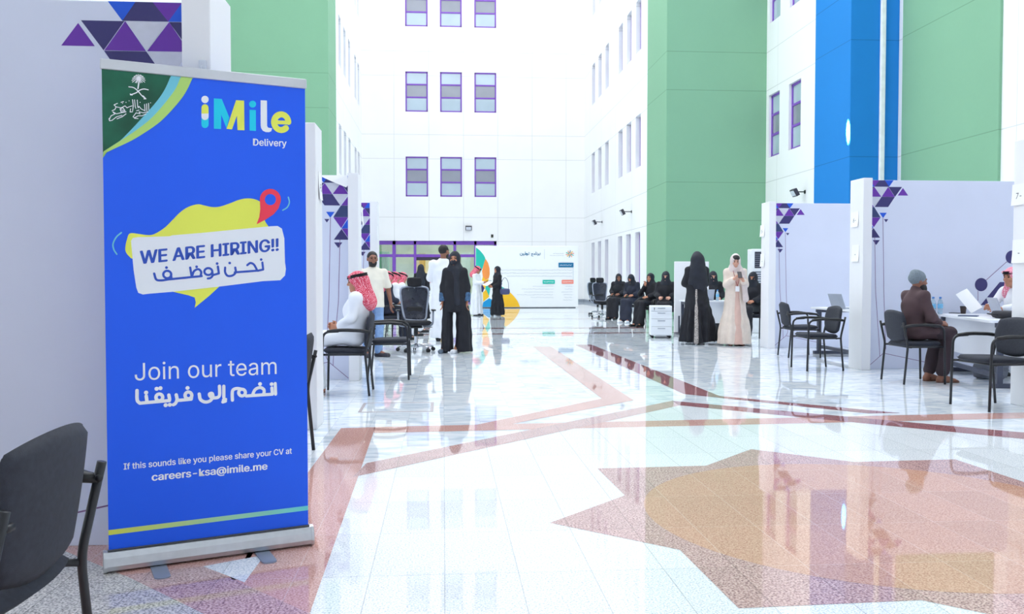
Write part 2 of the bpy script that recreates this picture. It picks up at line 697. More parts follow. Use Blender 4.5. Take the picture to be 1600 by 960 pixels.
# ---- back wall with nine upper windows and the entrance
bh = []
for x0, x1 in ((634, 669), (688, 722), (741.5, 775.5)):
    a0, a1 = at(x0, 300, YB).x - XBL, at(x1, 300, YB).x - XBL
    for z in ZR:
        bh.append((a0, a1, z, z + 1.98))
e0, e1 = at(588, 430, YB).x - XBL, at(776, 430, YB).x - XBL
EZ = 3.07
o, p, u, n = wall('wall_back', (XBL, YB, 0), (XBR, YB, 0), ZT, bh + [(e0, e1, 0.0, EZ, 1)], M_WALL_B, depth=0.10, thick=0.4)
for a0, a1, z0, z1 in bh:
    window(p + u * a0 + Vector((0, 0, z0)), u, n, a1 - a0, z1 - z0, 0.09)
# ---- right wall, far part
YG1 = 30.75
hs = []
for xc in (926.5, 936.5, 947.5, 968.5, 981.5, 996.0):
    r_ = ray(xc, 435)
    Y = XBR * r_.y / r_.x
    for z, hh in ((0.9, 2.0),) + tuple((q, 1.9) for q in ZR):
        hs.append((YB - Y - 0.42, YB - Y + 0.42, z, z + hh))
o, p, u, n = wall('wall_right', (XBR, YB, 0), (XBR, YG1 - 0.2, 0), ZT, hs, M_WALL_S, depth=0.24, thick=0.6)
for a0, a1, z0, z1 in hs:
    window(p + u * a0 + Vector((0, 0, z0)), u, n, a1 - a0, z1 - z0, 0.22)


def block(name, lo, hi, m):
    bm = bmesh.new()
    box(bm, lo, hi, 0.01, 1)
    return tag(obj(name, bm, m), kind='structure')


# ---- green pier on the right
XG = 7.02
rr = ray(1010, 435)
YGf = XG * rr.y / rr.x
rr = ray(1040, 435)
YGn = XG * rr.y / rr.x
XG2 = at(1195, 435, YGn).x
block('wall_right_green_pier', (XG, YGn, 0), (XG2 + 1.2, YGf, ZT), M_GREEN)
# ---- right wall, middle part with windows, standing further back
XM = XG2
rr = ray(1271, 435)
YM0 = XM * rr.y / rr.x
hs = []
for xc in (1207, 1239):
    r_ = ray(xc, 435)
    Y = XM * r_.y / r_.x
    for z in ZR:
        hs.append((YGn - Y - 0.45, YGn - Y + 0.45, z - 0.27, z + 1.68))
o, p, u, n = wall('wall_right_middle', (XM, YGn, 0), (XM, YM0 - 0.3, 0), ZT, hs, M_WALL_S, depth=0.16, thick=0.6)
for a0, a1, z0, z1 in hs:
    window(p + u * a0 + Vector((0, 0, z0)), u, n, a1 - a0, z1 - z0, 0.14)
# ---- blue pier with a white upright strip
XBv = XM - 0.12
rr = ray(1270, 435)
YB1 = XBv * rr.y / rr.x
rr = ray(1325, 435)
YB0 = XBv * rr.y / rr.x
XN = at(1400, 435, YB0).x
block('wall_right_blue_pier', (XBv, YB0, 0), (XN + 1.0, YB1, ZT), M_BLUE)
ca, cb = at(1369.5, 435, YB0).x, at(1377.5, 435, YB0).x
bm = bmesh.new()
prism(bm, round_poly(cb - ca, 0.09, 0.03, 4, (ca + cb) / 2, YB0 - 0.045), 'z', 0.0, ZT)
tag(obj('trim_1', bm, M_WHITE_PAINT), kind='structure')
# a sunbeam that slips through the roof and strikes the corner of the blue pier
_tb = Vector((XBv, YB0 + 0.09, at(1321, 205, YB0).z))
spot('sun_beam', _tb + Vector((-3.0, 0.35, 7.6)), _tb, 420000, 0.027, 0.2, (1.0, 0.97, 0.9), 0.02)
# ---- right wall, near part, with a green field
rr = ray(1405, 435)
XNg = XN - 0.06
YN1 = XNg * rr.y / rr.x
rr = ray(1556, 435)
YN0 = XNg * rr.y / rr.x
wall('wall_right_near', (XN, YB0, 0), (XN, -9, 0), ZT, [], M_WALL_S, thick=0.5)
block('wall_right_green_field', (XNg, YN0, 0), (XN + 0.1, YN1, ZT), M_GREEN)
# ---- left side
YLg = 32.6
rr = ray(515, 435)
XLg = -3.98
YLn = XLg * rr.y / rr.x
hs = []
for xc in (533, 540.5, 547.5, 557.0, 561.7, 565.5):
    r_ = ray(xc, 435)
    Y = XBL * r_.y / r_.x
    if Y > YB - 0.6:
        continue
    for z in (0.9,) + ZR:
        hs.append((Y - YLg - 0.42, Y - YLg + 0.42, z, z + 1.95))
hs = [h for h in hs if h[0] > 0.1]
o, p, u, n = wall('wall_left', (XBL, YLg, 0), (XBL, YB, 0), ZT, hs, M_WALL_S, depth=0.24, thick=0.6)
for a0, a1, z0, z1 in hs:
    window(p + u * a0 + Vector((0, 0, z0)), u, n, a1 - a0, z1 - z0, 0.22)
rr = ray(527, 435)
YLf = XLg * rr.y / rr.x
block('wall_left_green_pier', (-9.0, YLn, 0), (XLg, YLf, ZT), M_GREEN)
wall('wall_left_near', (-8.2, -9, 0), (-8.2, YLn + 0.2, 0), ZT, [], M_WALL_S, thick=0.5)
wall('wall_front', (12.0, -9, 0), (-9, -9, 0), ZT, [], M_WALL_S, thick=0.5)

# ---- unseen roof slab added to dim the camera-facing surfaces; open sky beyond it
bm = bmesh.new()
box(bm, (-8.7, -9.4, ZT), (XN + 0.5, 4.5, ZT + 0.4), 0.01, 1)
tag(obj('added_ceiling', bm, M_WALL_S), kind='structure')

# ---- skirting at the far right
bm = bmesh.new()
box(bm, (at(774, 430, YB).x + 0.3, YB - 0.02, 0), (XBR, YB + 0.01, 0.13))
tag(obj('baseboard_back', bm, mat('grey_skirting', (150, 160, 172), 0.3)), kind='structure')
bm = bmesh.new()
box(bm, (XBR - 0.02, YG1 + 0.3, 0), (XBR + 0.01, YB - 0.02, 0.13))
tag(obj('baseboard_right', bm, mat('grey_skirting', (150, 160, 172), 0.3)), kind='structure')


# ---- the glazed entrance and the lobby behind it
def entrance():
    X = lambda px: at(px, 430, YB).x
    Z = lambda py: at(700, py, YB).z
    y0, y1 = YB + 0.10, YB + 0.22
    bm = bmesh.new()
    for a, b in ((588, 592.5), (613, 618.5), (646.5, 650.5), (708.5, 713), (741, 745), (772, 776)):
        box(bm, (X(a), y0, 0), (X(b), y1, EZ), 0.01, 1)
    box(bm, (X(588), y0, Z(382) - 0.02), (X(776), y1, EZ), 0.01, 1)
    box(bm, (X(588), y0 + 0.004, Z(402)), (X(776), y1 - 0.004, Z(397.5)), 0.01, 1)
    box(bm, (X(588), y0 + 0.002, 0), (X(650), y1 - 0.002, 0.12), 0.01, 1)
    box(bm, (X(711), y0 + 0.002, 0), (X(776), y1 - 0.002, 0.12), 0.01, 1)
    o = tag(obj('door_1', bm, M_PURPLE), kind='structure')
    gm = bpy.data.materials.new('clear_glass')
    gm.use_nodes = True
    nt = gm.node_tree
    nt.nodes.clear()
    out = nt.nodes.new('ShaderNodeOutputMaterial')
    mx = nt.nodes.new('ShaderNodeMixShader')
    tr = nt.nodes.new('ShaderNodeBsdfTransparent')
    gl = nt.nodes.new('ShaderNodeBsdfGlossy')
    fr = nt.nodes.new('ShaderNodeFresnel')
    nz = nt.nodes.new('ShaderNodeTexNoise')
    nz.inputs['Scale'].default_value = 0.8
    tr.inputs['Color'].default_value = (0.80, 0.92, 0.90, 1)
    gl.inputs['Roughness'].default_value = 0.02
    nt.links.new(_math(nt, 'ADD', _math(nt, 'MULTIPLY', fr.outputs[0], 1.0), _math(nt, 'MULTIPLY', nz.outputs['Fac'], 0.35)), mx.inputs[0])
    nt.links.new(tr.outputs[0], mx.inputs[1])
    nt.links.new(gl.outputs[0], mx.inputs[2])
    nt.links.new(mx.outputs[0], out.inputs[0])
    for a, b, za, zb in ((592, 613, 0.1, Z(401)), (618, 647, 0.1, Z(401)), (712, 742, 0.1, Z(401)), (744, 773, 0.1, Z(401)),
                         (592, 613, Z(398), Z(381)), (618, 647, Z(398), Z(381)), (650, 709, Z(398), Z(381)), (712, 742, Z(398), Z(381)), (744, 773, Z(398), Z(381))):
        b2 = bmesh.new()
        box(b2, (X(a), y0 + 0.05, za), (X(b), y0 + 0.062, zb))
        obj('glass_pane', b2, gm, o)
    b2 = bmesh.new()
    box(b2, (X(650.5), y0 + 0.01, Z(407)), (X(708.5), y1, Z(402)), 0.01, 1)
    obj('door_operator', b2, mat('dark_metal', (52, 44, 62), 0.4), o)
    # lobby
    xa, xb, yb, zt = X(588) - 1.5, X(776) + 1.5, YB + 9.0, 3.4
    b3 = bmesh.new()
    box(b3, (xa, yb, 0), (xb, yb + 0.1, zt))
    tag(obj('wall_lobby_back', b3, mat('cream_wall', (226, 214, 178), 0.6, var=0.25, scale=0.9)), kind='structure')
    for x, nm in ((xa - 0.1, 'wall_lobby_left'), (xb, 'wall_lobby_right')):
        b3 = bmesh.new()
        box(b3, (x, YB + 0.4, 0), (x + 0.1, yb, zt))
        tag(obj(nm, b3, mat('pale_green_wall', (178, 214, 190), 0.6, var=0.15, scale=0.8)), kind='structure')
    b3 = bmesh.new()
    box(b3, (xa - 0.1, YB + 0.4, zt), (xb + 0.1, yb + 0.1, zt + 0.1))
    tag(obj('ceiling_lobby', b3, M_WHITE_PAINT), kind='structure')
    em = bpy.data.materials.new('added_glow')
    em.use_nodes = True
    bb = em.node_tree.nodes['Principled BSDF']
    bb.inputs['Emission Color'].default_value = (1, 0.97, 0.9, 1)
    bb.inputs['Emission Strength'].default_value = 17
    for k, (lx, ly) in enumerate(((-1.6, 47.5), (1.3, 47.5), (-1.6, 51.0), (1.3, 51.0))):  # unseen glowing panels added only to brighten the lobby interior
        t = empty('added_light', (lx, ly, zt), 0, 'added unseen glow panel lighting the lobby behind the glazed entrance', 'added light', 'added lobby lights')
        b4 = bmesh.new()
        for lo, hi in (((-0.62, -0.62), (-0.58, 0.62)), ((0.58, -0.62), (0.62, 0.62)), ((-0.58, -0.62), (0.58, -0.58)), ((-0.58, 0.58), (0.58, 0.62))):
            box(b4, (*lo, -0.05), (*hi, 0.0))
        obj('frame', b4, M_WHITE_PAINT, t)
        b4 = bmesh.new()
        box(b4, (-0.58, -0.58, -0.04), (0.58, 0.58, 0.0))
        obj('glow_panel', b4, em, t)
    # lobby things glimpsed through the glass: tall curtain panels
    for k, (px_, w, c, Y) in enumerate(((600, 0.55, (120, 176, 138), 47.6), (612, 0.22, (216, 226, 214), 48.2), (660, 0.35, (214, 188, 120), 50.0), (690, 0.8, (222, 202, 150), 51.5), (728, 0.5, (196, 204, 190), 49.0))):
        xx = at(px_, 430, Y).x
        b5 = bmesh.new()
        pts = []
        N = 24
        for i in range(N + 1):
            pts.append((xx - w / 2 + w * i / N, Y + 0.03 * math.sin(i * 1.9)))
        pts += [(q[0], q[1] + 0.02) for q in pts[::-1]]
        prism(b5, pts, 'z', 0.02, 2.6)
        nm = ('green', 'white', 'ochre', 'yellow', 'grey')[k]
        tag(obj('lobby_curtain', b5, mat('curtain_%s' % nm, c, 0.8)), 'tall %s hanging curtain inside the lobby behind the glass' % nm, 'curtain')


entrance()
# ================================================================== ROLL-UP BANNER
M_ALU = mat('brushed_aluminium', (196, 198, 204), 0.32, 0.85, 0.04, 30)
M_BLACK_PL = mat('black_plastic', (22, 22, 26), 0.45)
M_TUBE = mat('black_powder_coated_tube', (26, 27, 34), 0.38)
M_FABRIC = mat('charcoal_woven_fabric', (46, 49, 60), 0.85, var=0.15, scale=60, bump=0.25)
M_FABRIC_B = mat('black_woven_fabric', (30, 31, 38), 0.85, var=0.15, scale=60, bump=0.25)
INK = {
    'blue': mat('banner_blue_print', (12, 96, 250), 0.45, var=0.02, scale=2),
    'white': mat('white_print', (246, 248, 255), 0.5, var=0.01),
    'yellow': mat('lime_yellow_print', (240, 246, 96), 0.5, var=0.02),
    'cyan': mat('cyan_print', (4, 214, 244), 0.5, var=0.02),
    'pale_cyan': mat('pale_cyan_print', (116, 206, 226), 0.5, var=0.02),
    'lime': mat('lime_green_print', (186, 226, 120), 0.5, var=0.02),
    'red': mat('red_print', (255, 60, 88), 0.5, var=0.02),
    'ink_blue': mat('ink_blue_print', (44, 84, 196), 0.5, var=0.02),
    'flag': mat('flag_green_print', (18, 98, 72), 0.6, var=0.45, scale=4.5),
    'navy': mat('navy_print', (52, 46, 108), 0.5, var=0.03),
    'purple': mat('purple_print', (104, 42, 164), 0.5, var=0.03),
    'royal': mat('royal_blue_print', (8, 86, 214), 0.5, var=0.03),
    'teal_dark': mat('slate_blue_print', (48, 62, 112), 0.5, var=0.05),
    'grey': mat('pale_grey_print', (206, 208, 222), 0.5, var=0.06, scale=14),
    'line': mat('plum_line_print', (128, 92, 140), 0.5),
    'teal': mat('teal_print', (22, 190, 172), 0.5, var=0.02),
    'orange': mat('orange_print', (250, 150, 70), 0.5, var=0.02),
    'amber': mat('amber_print', (252, 194, 34), 0.5, var=0.02),
    'coral': mat('coral_print', (246, 140, 122), 0.5, var=0.02),
    'deep_teal': mat('deep_teal_print', (14, 112, 156), 0.5, var=0.02),
    'sky': mat('sky_blue_print', (0, 152, 214), 0.5, var=0.02),
    'text_grey': mat('grey_text_print', (168, 176, 190), 0.5, var=0.02),
    'black': mat('black_print', (40, 42, 52), 0.5, var=0.02),
}
STRIPE = gradient('lime_to_cyan_print', (222, 228, 80), (104, 220, 226), 'X', -0.42, 0.42)
IGRAD = INK['white']


class Sheet:
    """a flat printed sheet: local x along it, z up, y away from the viewer; turns photo pixels into sheet coordinates"""

    def __init__(self, origin, xdir, parent):
        self.o = Vector(origin)
        self.x = Vector(xdir).normalized()
        self.n = Vector((self.x.y, -self.x.x, 0))
        self.parent = parent
        self.k = 0

    def px(self, a, b):
        d = ray(a, b)
        c = Vector((0, 0, HC))
        t = (self.o - c).dot(self.n) / d.dot(self.n)
        q = c + d * t - self.o
        return (q.dot(self.x), q.z)

    def layer(self, y=None):
        self.k += 1
        return -0.0007 * self.k if y is None else y


def flat_poly(bm, pts, y, th=0.0003):
    f = bm.faces.new([bm.verts.new((p[0], y, p[1])) for p in pts])
    return f


def strokes(bm, lines, w, y, cap=True):
    y0, n_ = y, 0
    for ln in lines:
        n_ += 1
        y = y0 - 1.5e-6 * n_
        P = [Vector((p[0], p[1])) for p in ln]
        if len(P) == 1:
            flat_poly(bm, [(P[0].x + w * 0.62 * math.cos(2 * PI * i / 12), P[0].y + w * 0.62 * math.sin(2 * PI * i / 12)) for i in range(12)], y)
            continue
        for a, b in zip(P[:-1], P[1:]):
            d = b - a
            if d.length < 1e-6:
                continue
            d.normalize()
            q = Vector((-d.y, d.x)) * w / 2
            n_ += 1
            y = y0 - 1.5e-6 * n_
            flat_poly(bm, [a + q, b + q, b - q, a - q], y)
        if cap:
            for p in P:
                n_ += 1
                y = y0 - 1.5e-6 * n_
                flat_poly(bm, [(p.x + w / 2 * math.cos(2 * PI * i / 12), p.y + w / 2 * math.sin(2 * PI * i / 12)) for i in range(12)], y)


def sheet_obj(name, bm, m, parent):
    for f in bm.faces:
        f.normal_update()
        if f.normal.y > 0:
            f.normal_flip()
    me = bpy.data.meshes.new(name)
    bm.to_mesh(me)
    bm.free()
    return link_mesh(name, me, m, parent)


_cap = text_mesh('H', 1.0)
CAPH = max(v.co.y for v in _cap.vertices)
bpy.data.meshes.remove(_cap)


def sheet_text(sh, body, a, b, cap, m, y, bold=0.0, parent=None, name='lettering'):
    """text whose base line runs from pixel a to pixel b with capitals cap metres tall; bold widens the strokes"""
    p0, p1 = Vector(sh.px(*a)), Vector(sh.px(*b))
    me0 = text_mesh(body, 1.0)
    co = np.zeros(len(me0.vertices) * 3)
    me0.vertices.foreach_get('co', co)
    co = co.reshape(-1, 3)
    polys = [tuple(p.vertices) for p in me0.polygons]
    bpy.data.meshes.remove(me0)
    x0, x1 = co[:, 0].min(), co[:, 0].max()
    d = p1 - p0
    sx = d.length / (x1 - x0)
    sy = cap / CAPH
    d.normalize()
    shifts = [(0, 0)] if not bold else [(-bold, 0), (bold, 0), (0, -bold * 0.5), (0, bold * 0.5), (-bold * 0.6, -bold * 0.4), (bold * 0.6, bold * 0.4), (0, 0)]
    vs, fs = [], []
    for k, (ox, oy) in enumerate(shifts):
        X, Y = (co[:, 0] - x0 + ox) * sx, (co[:, 1] + oy) * sy
        n0 = len(vs)
        vs += [(p0.x + u * d.x, y - 1.5e-5 * k, p0.y + u * d.y + w) for u, w in zip(X, Y)]
        fs += [tuple(i + n0 for i in f) for f in polys]
    me = bpy.data.meshes.new(name)
    me.from_pydata(vs, [], fs)
    me.update()
    return link_mesh(name, me, m, parent or sh.parent)


def banner():
    A, B = g(165, 899), g(489, 854)
    mid, xd = (A + B) / 2, (B - A)
    W = xd.length
    rz = math.atan2(xd.y, xd.x)
    root = empty('roll_up_banner', mid, rz, 'tall blue roll-up banner with hiring text on a silver base', 'banner')
    # silver cassette base
    bm = bmesh.new()
    prof = [(0.0, 0.012), (-0.004, 0.03), (0.0, 0.062), (0.012, 0.085), (0.03, 0.09), (0.062, 0.082), (0.078, 0.05), (0.078, 0.012), (0.07, 0.006), (0.01, 0.006)]
    prism(bm, prof, 'x', -W / 2 + 0.006, W / 2 - 0.006)
    cas = obj('base_cassette', bm, M_ALU, root)
    for s in (-1, 1):
        bm = bmesh.new()
        prism(bm, [(a - 0.002 if a < 0.05 else a + 0.002, z + 0.002 if z > 0.05 else z - 0.002) for a, z in prof], 'x', s * W / 2 - 0.006, s * W / 2 + 0.006)
        obj('end_cap', bm, M_ALU, root)
    bm = bmesh.new()
    box(bm, (-W / 2 + 0.01, 0.016, 0.086), (W / 2 - 0.01, 0.036, 0.0935), 0.002, 1)
    obj('slot_lip', bm, mat('dark_grey_rubber', (70, 72, 78), 0.6), root)
    sh = Sheet(mid, xd, None)
    for px_ in ((248, 893), (410, 870)):
        fu = sh.px(*px_)[0]
        bm = bmesh.new()
        prism(bm, round_poly(0.062, 0.40, 0.028, 5, fu, 0.035), 'z', 0.0, 0.006)
        obj('swivel_foot', bm, mat('grey_metal_foot', (150, 160, 178), 0.4, 0.5), root)
    H = 2.055
    yg = 0.026
    bm = bmesh.new()
    prism(bm, round_poly(0.03, H - 0.09, 0.012, 3, 0.0, (H + 0.09) / 2 - 0.01), 'y', yg + 0.03, yg + 0.045)
    obj('support_pole', bm, M_ALU, root)
    # top rail
    bm = bmesh.new()
    box(bm, (-W / 2 + 0.008, yg - 0.010, H - 0.018), (W / 2 - 0.008, yg + 0.012, H + 0.024), 0.005, 2)
    obj('top_rail', bm, mat('silver_rail', (206, 208, 214), 0.35, 0.5), root)
    # printed panel
    gw = W / 2 - 0.014
    bm = bmesh.new()
    box(bm, (-gw, yg, 0.08), (gw, yg + 0.0012, H))
    pan = obj('printed_panel', bm, INK['blue'], root)
    sh = Sheet(mid + Vector((-math.sin(rz), math.cos(rz), 0)) * yg, xd, pan)
    Y = lambda k: yg - 0.0006 * k

    def decal(name, polys, ink, k):
        bm = bmesh.new()
        for pl in polys:
            flat_poly(bm, [(max(-gw, min(gw, q[0])), min(H - 0.018, q[1])) for q in (sh.px(*p) for p in pl)], Y(k))
        return sheet_obj(name, bm, INK[ink] if isinstance(ink, str) else ink, pan)

    def ink_strokes(name, lines, w, ink, k):
        bm = bmesh.new()
        strokes(bm, [[sh.px(*p) for p in ln] for ln in lines], w, Y(k))
        return sheet_obj(name, bm, INK[ink], pan)
    MPX = W / 324.0 * 1.0          # metres per photo pixel on the banner, about
    # corner with the flag
    z1 = lambda u, v: (150 + u * .15625, 100 + v * .15625)
    e1 = [z1(*q) for q in spline([(750, 112), (700, 230), (640, 330), (560, 430), (460, 540), (330, 680), (200, 800), (2, 914)], 4)]
    e2 = [z1(*q) for q in spline([(852, 115), (800, 240), (730, 340), (640, 450), (540, 555), (420, 650), (280, 745), (2, 922)], 4)]
    e3 = [z1(*q) for q in spline([(974, 120), (920, 240), (860, 340), (760, 460), (640, 580), (500, 680), (350, 770), (180, 850), (2, 936)], 4)]
    decal('flag_corner', [[z1(0, 20), z1(760, 20)] + e1], 'flag', 1)
    decal('cyan_sweep', [[z1(860, 10), ] + e2 + e1[::-1] + [z1(760, 10)]], 'pale_cyan', 2)
    decal('lime_sweep', [[z1(985, 10)] + e3 + e2[::-1] + [z1(858, 10)]], 'lime', 3)
    # emblem: palm over crossed swords, and the line of script below it
    fr = []
    for k in range(11):
        a = PI * (-0.12 + 1.24 * k / 10)
        r1 = 66
        fr.append([z1(425, 152), z1(425 + 38 * math.cos(a), 148 - 40 * math.sin(a)), z1(425 + r1 * math.cos(a), 156 - 50 * math.sin(a) + 10 * abs(math.cos(a)))])
    fr += [[z1(425, 150), z1(392, 188)], [z1(425, 150), z1(405, 190)], [z1(428, 150), z1(446, 190)], [z1(428, 150), z1(462, 186)]]
    ink_strokes('palm_emblem', fr, 0.0028, 'white', 4)
    ink_strokes('palm_trunk', [[z1(430, 160), z1(426, 200), z1(419, 247)]], 0.005, 'white', 4)
    s1 = [z1(*q) for q in spline([(328, 230), (375, 238), (415, 268), (455, 315), (492, 348)], 4)]
    s2 = [z1(*q) for q in spline([(522, 260), (480, 252), (440, 262), (400, 290), (345, 310)], 4)]
    ink_strokes('crossed_swords', [s1, s2, [z1(470, 320), z1(498, 350), z1(480, 350)], [z1(360, 312), z1(342, 302)]], 0.004, 'white', 4)
    cal = [[(365, 358), (372, 420), (366, 470)], [(385, 360), (392, 430), (398, 445)], [(412, 362), (416, 430)], [(505, 400), (508, 470)], [(525, 395), (528, 465)],
           [(485, 405), (490, 470), (450, 450), (430, 425), (420, 440)], [(360, 420), (330, 430), (310, 440), (290, 420), (250, 440), (200, 430)],
           [(160, 470), (190, 455), (200, 430), (180, 410), (215, 395)], [(250, 460), (290, 470), (270, 440), (240, 450), (250, 480), (300, 480)],
           [(170, 480), (205, 500), (245, 490), (300, 480)], [(130, 545), (135, 570), (160, 565), (205, 530), (260, 515)], [(130, 560), (150, 520), (190, 500), (170, 485)],
           [(210, 550), (260, 530), (300, 500)], [(370, 530), (385, 540), (420, 520), (460, 520), (500, 500)], [(370, 530), (400, 490), (440, 500), (430, 480), (470, 490), (520, 480)],
           [(385, 545), (420, 548)], [(345, 450), (340, 482), (365, 480)], [(330, 370)], [(265, 395)], [(300, 385)], [(440, 385)], [(545, 390)], [(250, 385), (275, 378)], [(405, 470), (430, 462)]]
    ink_strokes('flag_script', [[z1(*p) for p in ln] for ln in cal], 0.0029, 'white', 4)
    # logo
    z2 = lambda u, v: (300 + u * .11456, 135 + v * .11456)
    circ = lambda cx, cy, r, n=28, ry=None: [z2(cx + r * math.cos(2 * PI * i / n), cy + (ry or r) * math.sin(2 * PI * i / n)) for i in range(n)]
    decal('logo_letter', [circ(177, 179, 50)], 'white', 1)
    decal('logo_letter', [[z2(128, 372)] + [z2(*q) for q in arc(177, 292, 48, 48, PI, 2 * PI, 10)] + [z2(226, 372)]], 'yellow', 1)
    decal('logo_letter', [[z2(128, 372), z2(226, 372)] + [z2(*q) for q in arc(177, 412, 49, 48, 0, PI, 10)]], 'white', 2)
    decal('logo_letter', [[z2(128, 425), z2(226, 428)] + [z2(*q) for q in arc(177, 520, 49, 50, 0, PI, 10)]], 'cyan', 1)
    decal('logo_letter', [[z2(298, 165), z2(405, 172), z2(398, 385), z2(395, 582), z2(298, 578)], [z2(405, 172), z2(508, 425), z2(470, 572), z2(398, 385)]], 'cyan', 1)
    decal('logo_letter', [[z2(600, 190), z2(612, 400), z2(545, 588), z2(470, 582)], [z2(600, 190), z2(710, 195), z2(715, 600), z2(620, 598), z2(612, 400)]], 'yellow', 2)
    decal('logo_letter', [circ(826, 243, 47), [z2(785, 320), z2(870, 325), z2(872, 608), z2(785, 604)]], 'cyan', 1)
    decal('logo_letter', [[z2(935, 190), z2(1022, 194), z2(1024, 540), z2(1036, 562), z2(1060, 568), z2(1092, 572), z2(1082, 612), z2(1050, 626), z2(1005, 624), z2(965, 606), z2(942, 570), z2(936, 530)]], 'white', 1)
    ee = [z2(1168, 492), z2(1312, 496)]
    ring = [z2(1216 + 97 * math.cos(t), 490 - 107 * math.sin(t)) for t in [math.radians(a) for a in range(2, 322, 10)]]
    ink_strokes('logo_letter', [ring], 0.0262, 'yellow', 2)
    ink_strokes('logo_letter', [ee], 0.0165, 'yellow', 2)
    sheet_text(sh, 'Delivery', z2(835, 806), z2(1288, 822), 0.029, INK['white'], Y(1), 0.016, pan)
    # speech bubble
    z3 = lambda u, v: (165 + u * .20833, 285 + v * .20833)
    blob = spline([(190, 570), (155, 530), (148, 490), (160, 430), (182, 384), (250, 388), (300, 395), (350, 394), (400, 370), (450, 335), (500, 285), (560, 225), (620, 185), (690, 165), (740, 174), (800, 186), (860, 182), (940, 155), (1000, 132), (1060, 121), (1120, 128), (1165, 155), (1180, 230), (1195, 290), (1222, 332)], 4)
    decal('speech_bubble', [[z3(*q) for q in blob] + [z3(1000, 560), z3(400, 640)], [z3(862, 770), z3(850, 785), z3(780, 850), z3(668, 942), z3(676, 900), z3(668, 865), z3(620, 848), z3(540, 830), z3(480, 815)]], 'yellow', 1)
    wb = [(190, 440), (204, 418), (240, 412), (480, 405), (500, 398), (740, 378), (1000, 352), (1240, 330), (1290, 328), (1322, 348), (1333, 392), (1340, 420), (1345, 600), (1352, 650), (1345, 700), (1310, 735), (1180, 742), (860, 782), (500, 822), (330, 836), (280, 842), (245, 830), (230, 790), (210, 660)]
    decal('text_card', [[z3(*q) for q in wb]], mat('card_print', (242, 246, 255), 0.5, var=0.01), 2)
    pin = [(1132, 315), (1152, 262), (1160, 200)] + [(1235 + 79 * math.cos(t), 130 + 80 * math.sin(t)) for t in [math.radians(a) for a in range(170, 386, 12)]] + [(1296, 196), (1260, 240), (1200, 280)]
    decal('map_pin', [[z3(*q) for q in pin]], 'red', 3)
    decal('map_pin', [[z3(1235 + 42 * math.cos(2 * PI * i / 24), 130 + 42 * math.sin(2 * PI * i / 24)) for i in range(24)]], 'blue', 4)
    ink_strokes('motion_mark', [[z3(*q) for q in spline([(118, 378), (80, 412), (56, 462), (62, 505), (84, 540)], 5)]], 0.0055, 'pale_cyan', 1)
    ink_strokes('motion_mark', [[z3(*q) for q in spline([(1370, 112), (1378, 150), (1362, 188), (1328, 210)], 5)]], 0.0055, 'pale_cyan', 1)
    sheet_text(sh, 'WE ARE HIRING!!', z3(262, 612), z3(1294, 512), 0.052, INK['ink_blue'], Y(3), 0.028, pan)
    ar1 = [[(1175, 602), (1181, 655), (1140, 664)], [(1166, 580)], spline([(1062, 622), (1085, 606), (1112, 618), (1136, 660)], 4), [(1140, 663), (968, 676)],
           spline([(972, 640), (975, 676), (950, 700), (915, 702), (896, 676), (896, 640)], 5), [(930, 606)],
           [(842, 632), (849, 684), (806, 696)], [(836, 610)], [(770 + 30 * math.cos(math.radians(a)), 670 + 26 * math.sin(math.radians(a))) for a in range(0, 361, 24)], spline([(800, 672), (802, 700), (786, 718), (766, 722)], 4),
           [(634, 640), (645, 706)], spline([(648, 706), (662, 668), (694, 652), (716, 672), (712, 704)], 5), [(720, 704), (460, 730)], [(682, 634)],
           [(462 + 30 * math.cos(math.radians(a)), 692 + 28 * math.sin(math.radians(a))) for a in range(0, 361, 24)], [(490, 695), (494, 725)], spline([(470, 729), (420, 736), (380, 730), (364, 685)], 5), [(456, 640)]]
    ink_strokes('arabic_lettering', [[z3(*q) for q in ln] for ln in ar1], 0.0092, 'ink_blue', 3)
    z4 = lambda u, v: (195 + u * .15625, 555 + v * .15625)
    sheet_text(sh, 'Join our team', z4(100, 256), z4(1518, 190), 0.071, INK['white'], Y(1), 0.0, pan)
    cir = lambda cx, cy, r: [(cx + r * math.cos(math.radians(a)), cy + r * math.sin(math.radians(a))) for a in range(0, 361, 24)]
    ar2 = [[(1504, 285), (1508, 392)], [(1470, 330), (1476, 392)], [(1468, 292)], spline([(1278, 396), (1305, 345), (1355, 326), (1392, 350), (1388, 396)], 5), [(1352, 290)], [(1476, 392), (1215, 410)],
           cir(1172, 376, 34), spline([(1170, 342), (1120, 335), (1082, 350), (1074, 390), (1076, 452)], 5),
           [(990, 312), (990, 422)], [(1008, 444), (986, 450), (1006, 462), (980, 470)], spline([(946, 312), (948, 395), (930, 424), (890, 430)], 5), spline([(890, 430), (858, 418), (846, 392), (872, 384), (880, 420), (850, 460), (800, 470), (756, 444), (744, 390)], 5),
           cir(636, 404, 34), [(627, 330)], [(668, 410), (664, 440)], [(664, 442), (560, 452)], spline([(514, 398), (522, 445), (506, 484), (484, 498)], 5), [(560, 452), (522, 454)],
           spline([(440, 400), (446, 450), (410, 460)], 4), [(408, 502)], [(450, 498)], [(446, 456), (150, 482)], cir(345, 424, 34), [(318, 338)], [(356, 332)],
           [(214, 410), (222, 472)], [(213, 376)], spline([(122, 355), (124, 450), (150, 482)], 5)]
    ink_strokes('arabic_lettering', [[z4(*q) for q in ln] for ln in ar2], 0.0136, 'white', 1)
    z5 = lambda u, v: (180 + u * .18125, 690 + v * .18125)
    sheet_text(sh, 'If this sounds like you please share your CV at', z5(74, 244), z5(1522, 105), 0.025, INK['white'], Y(1), 0.016, pan)
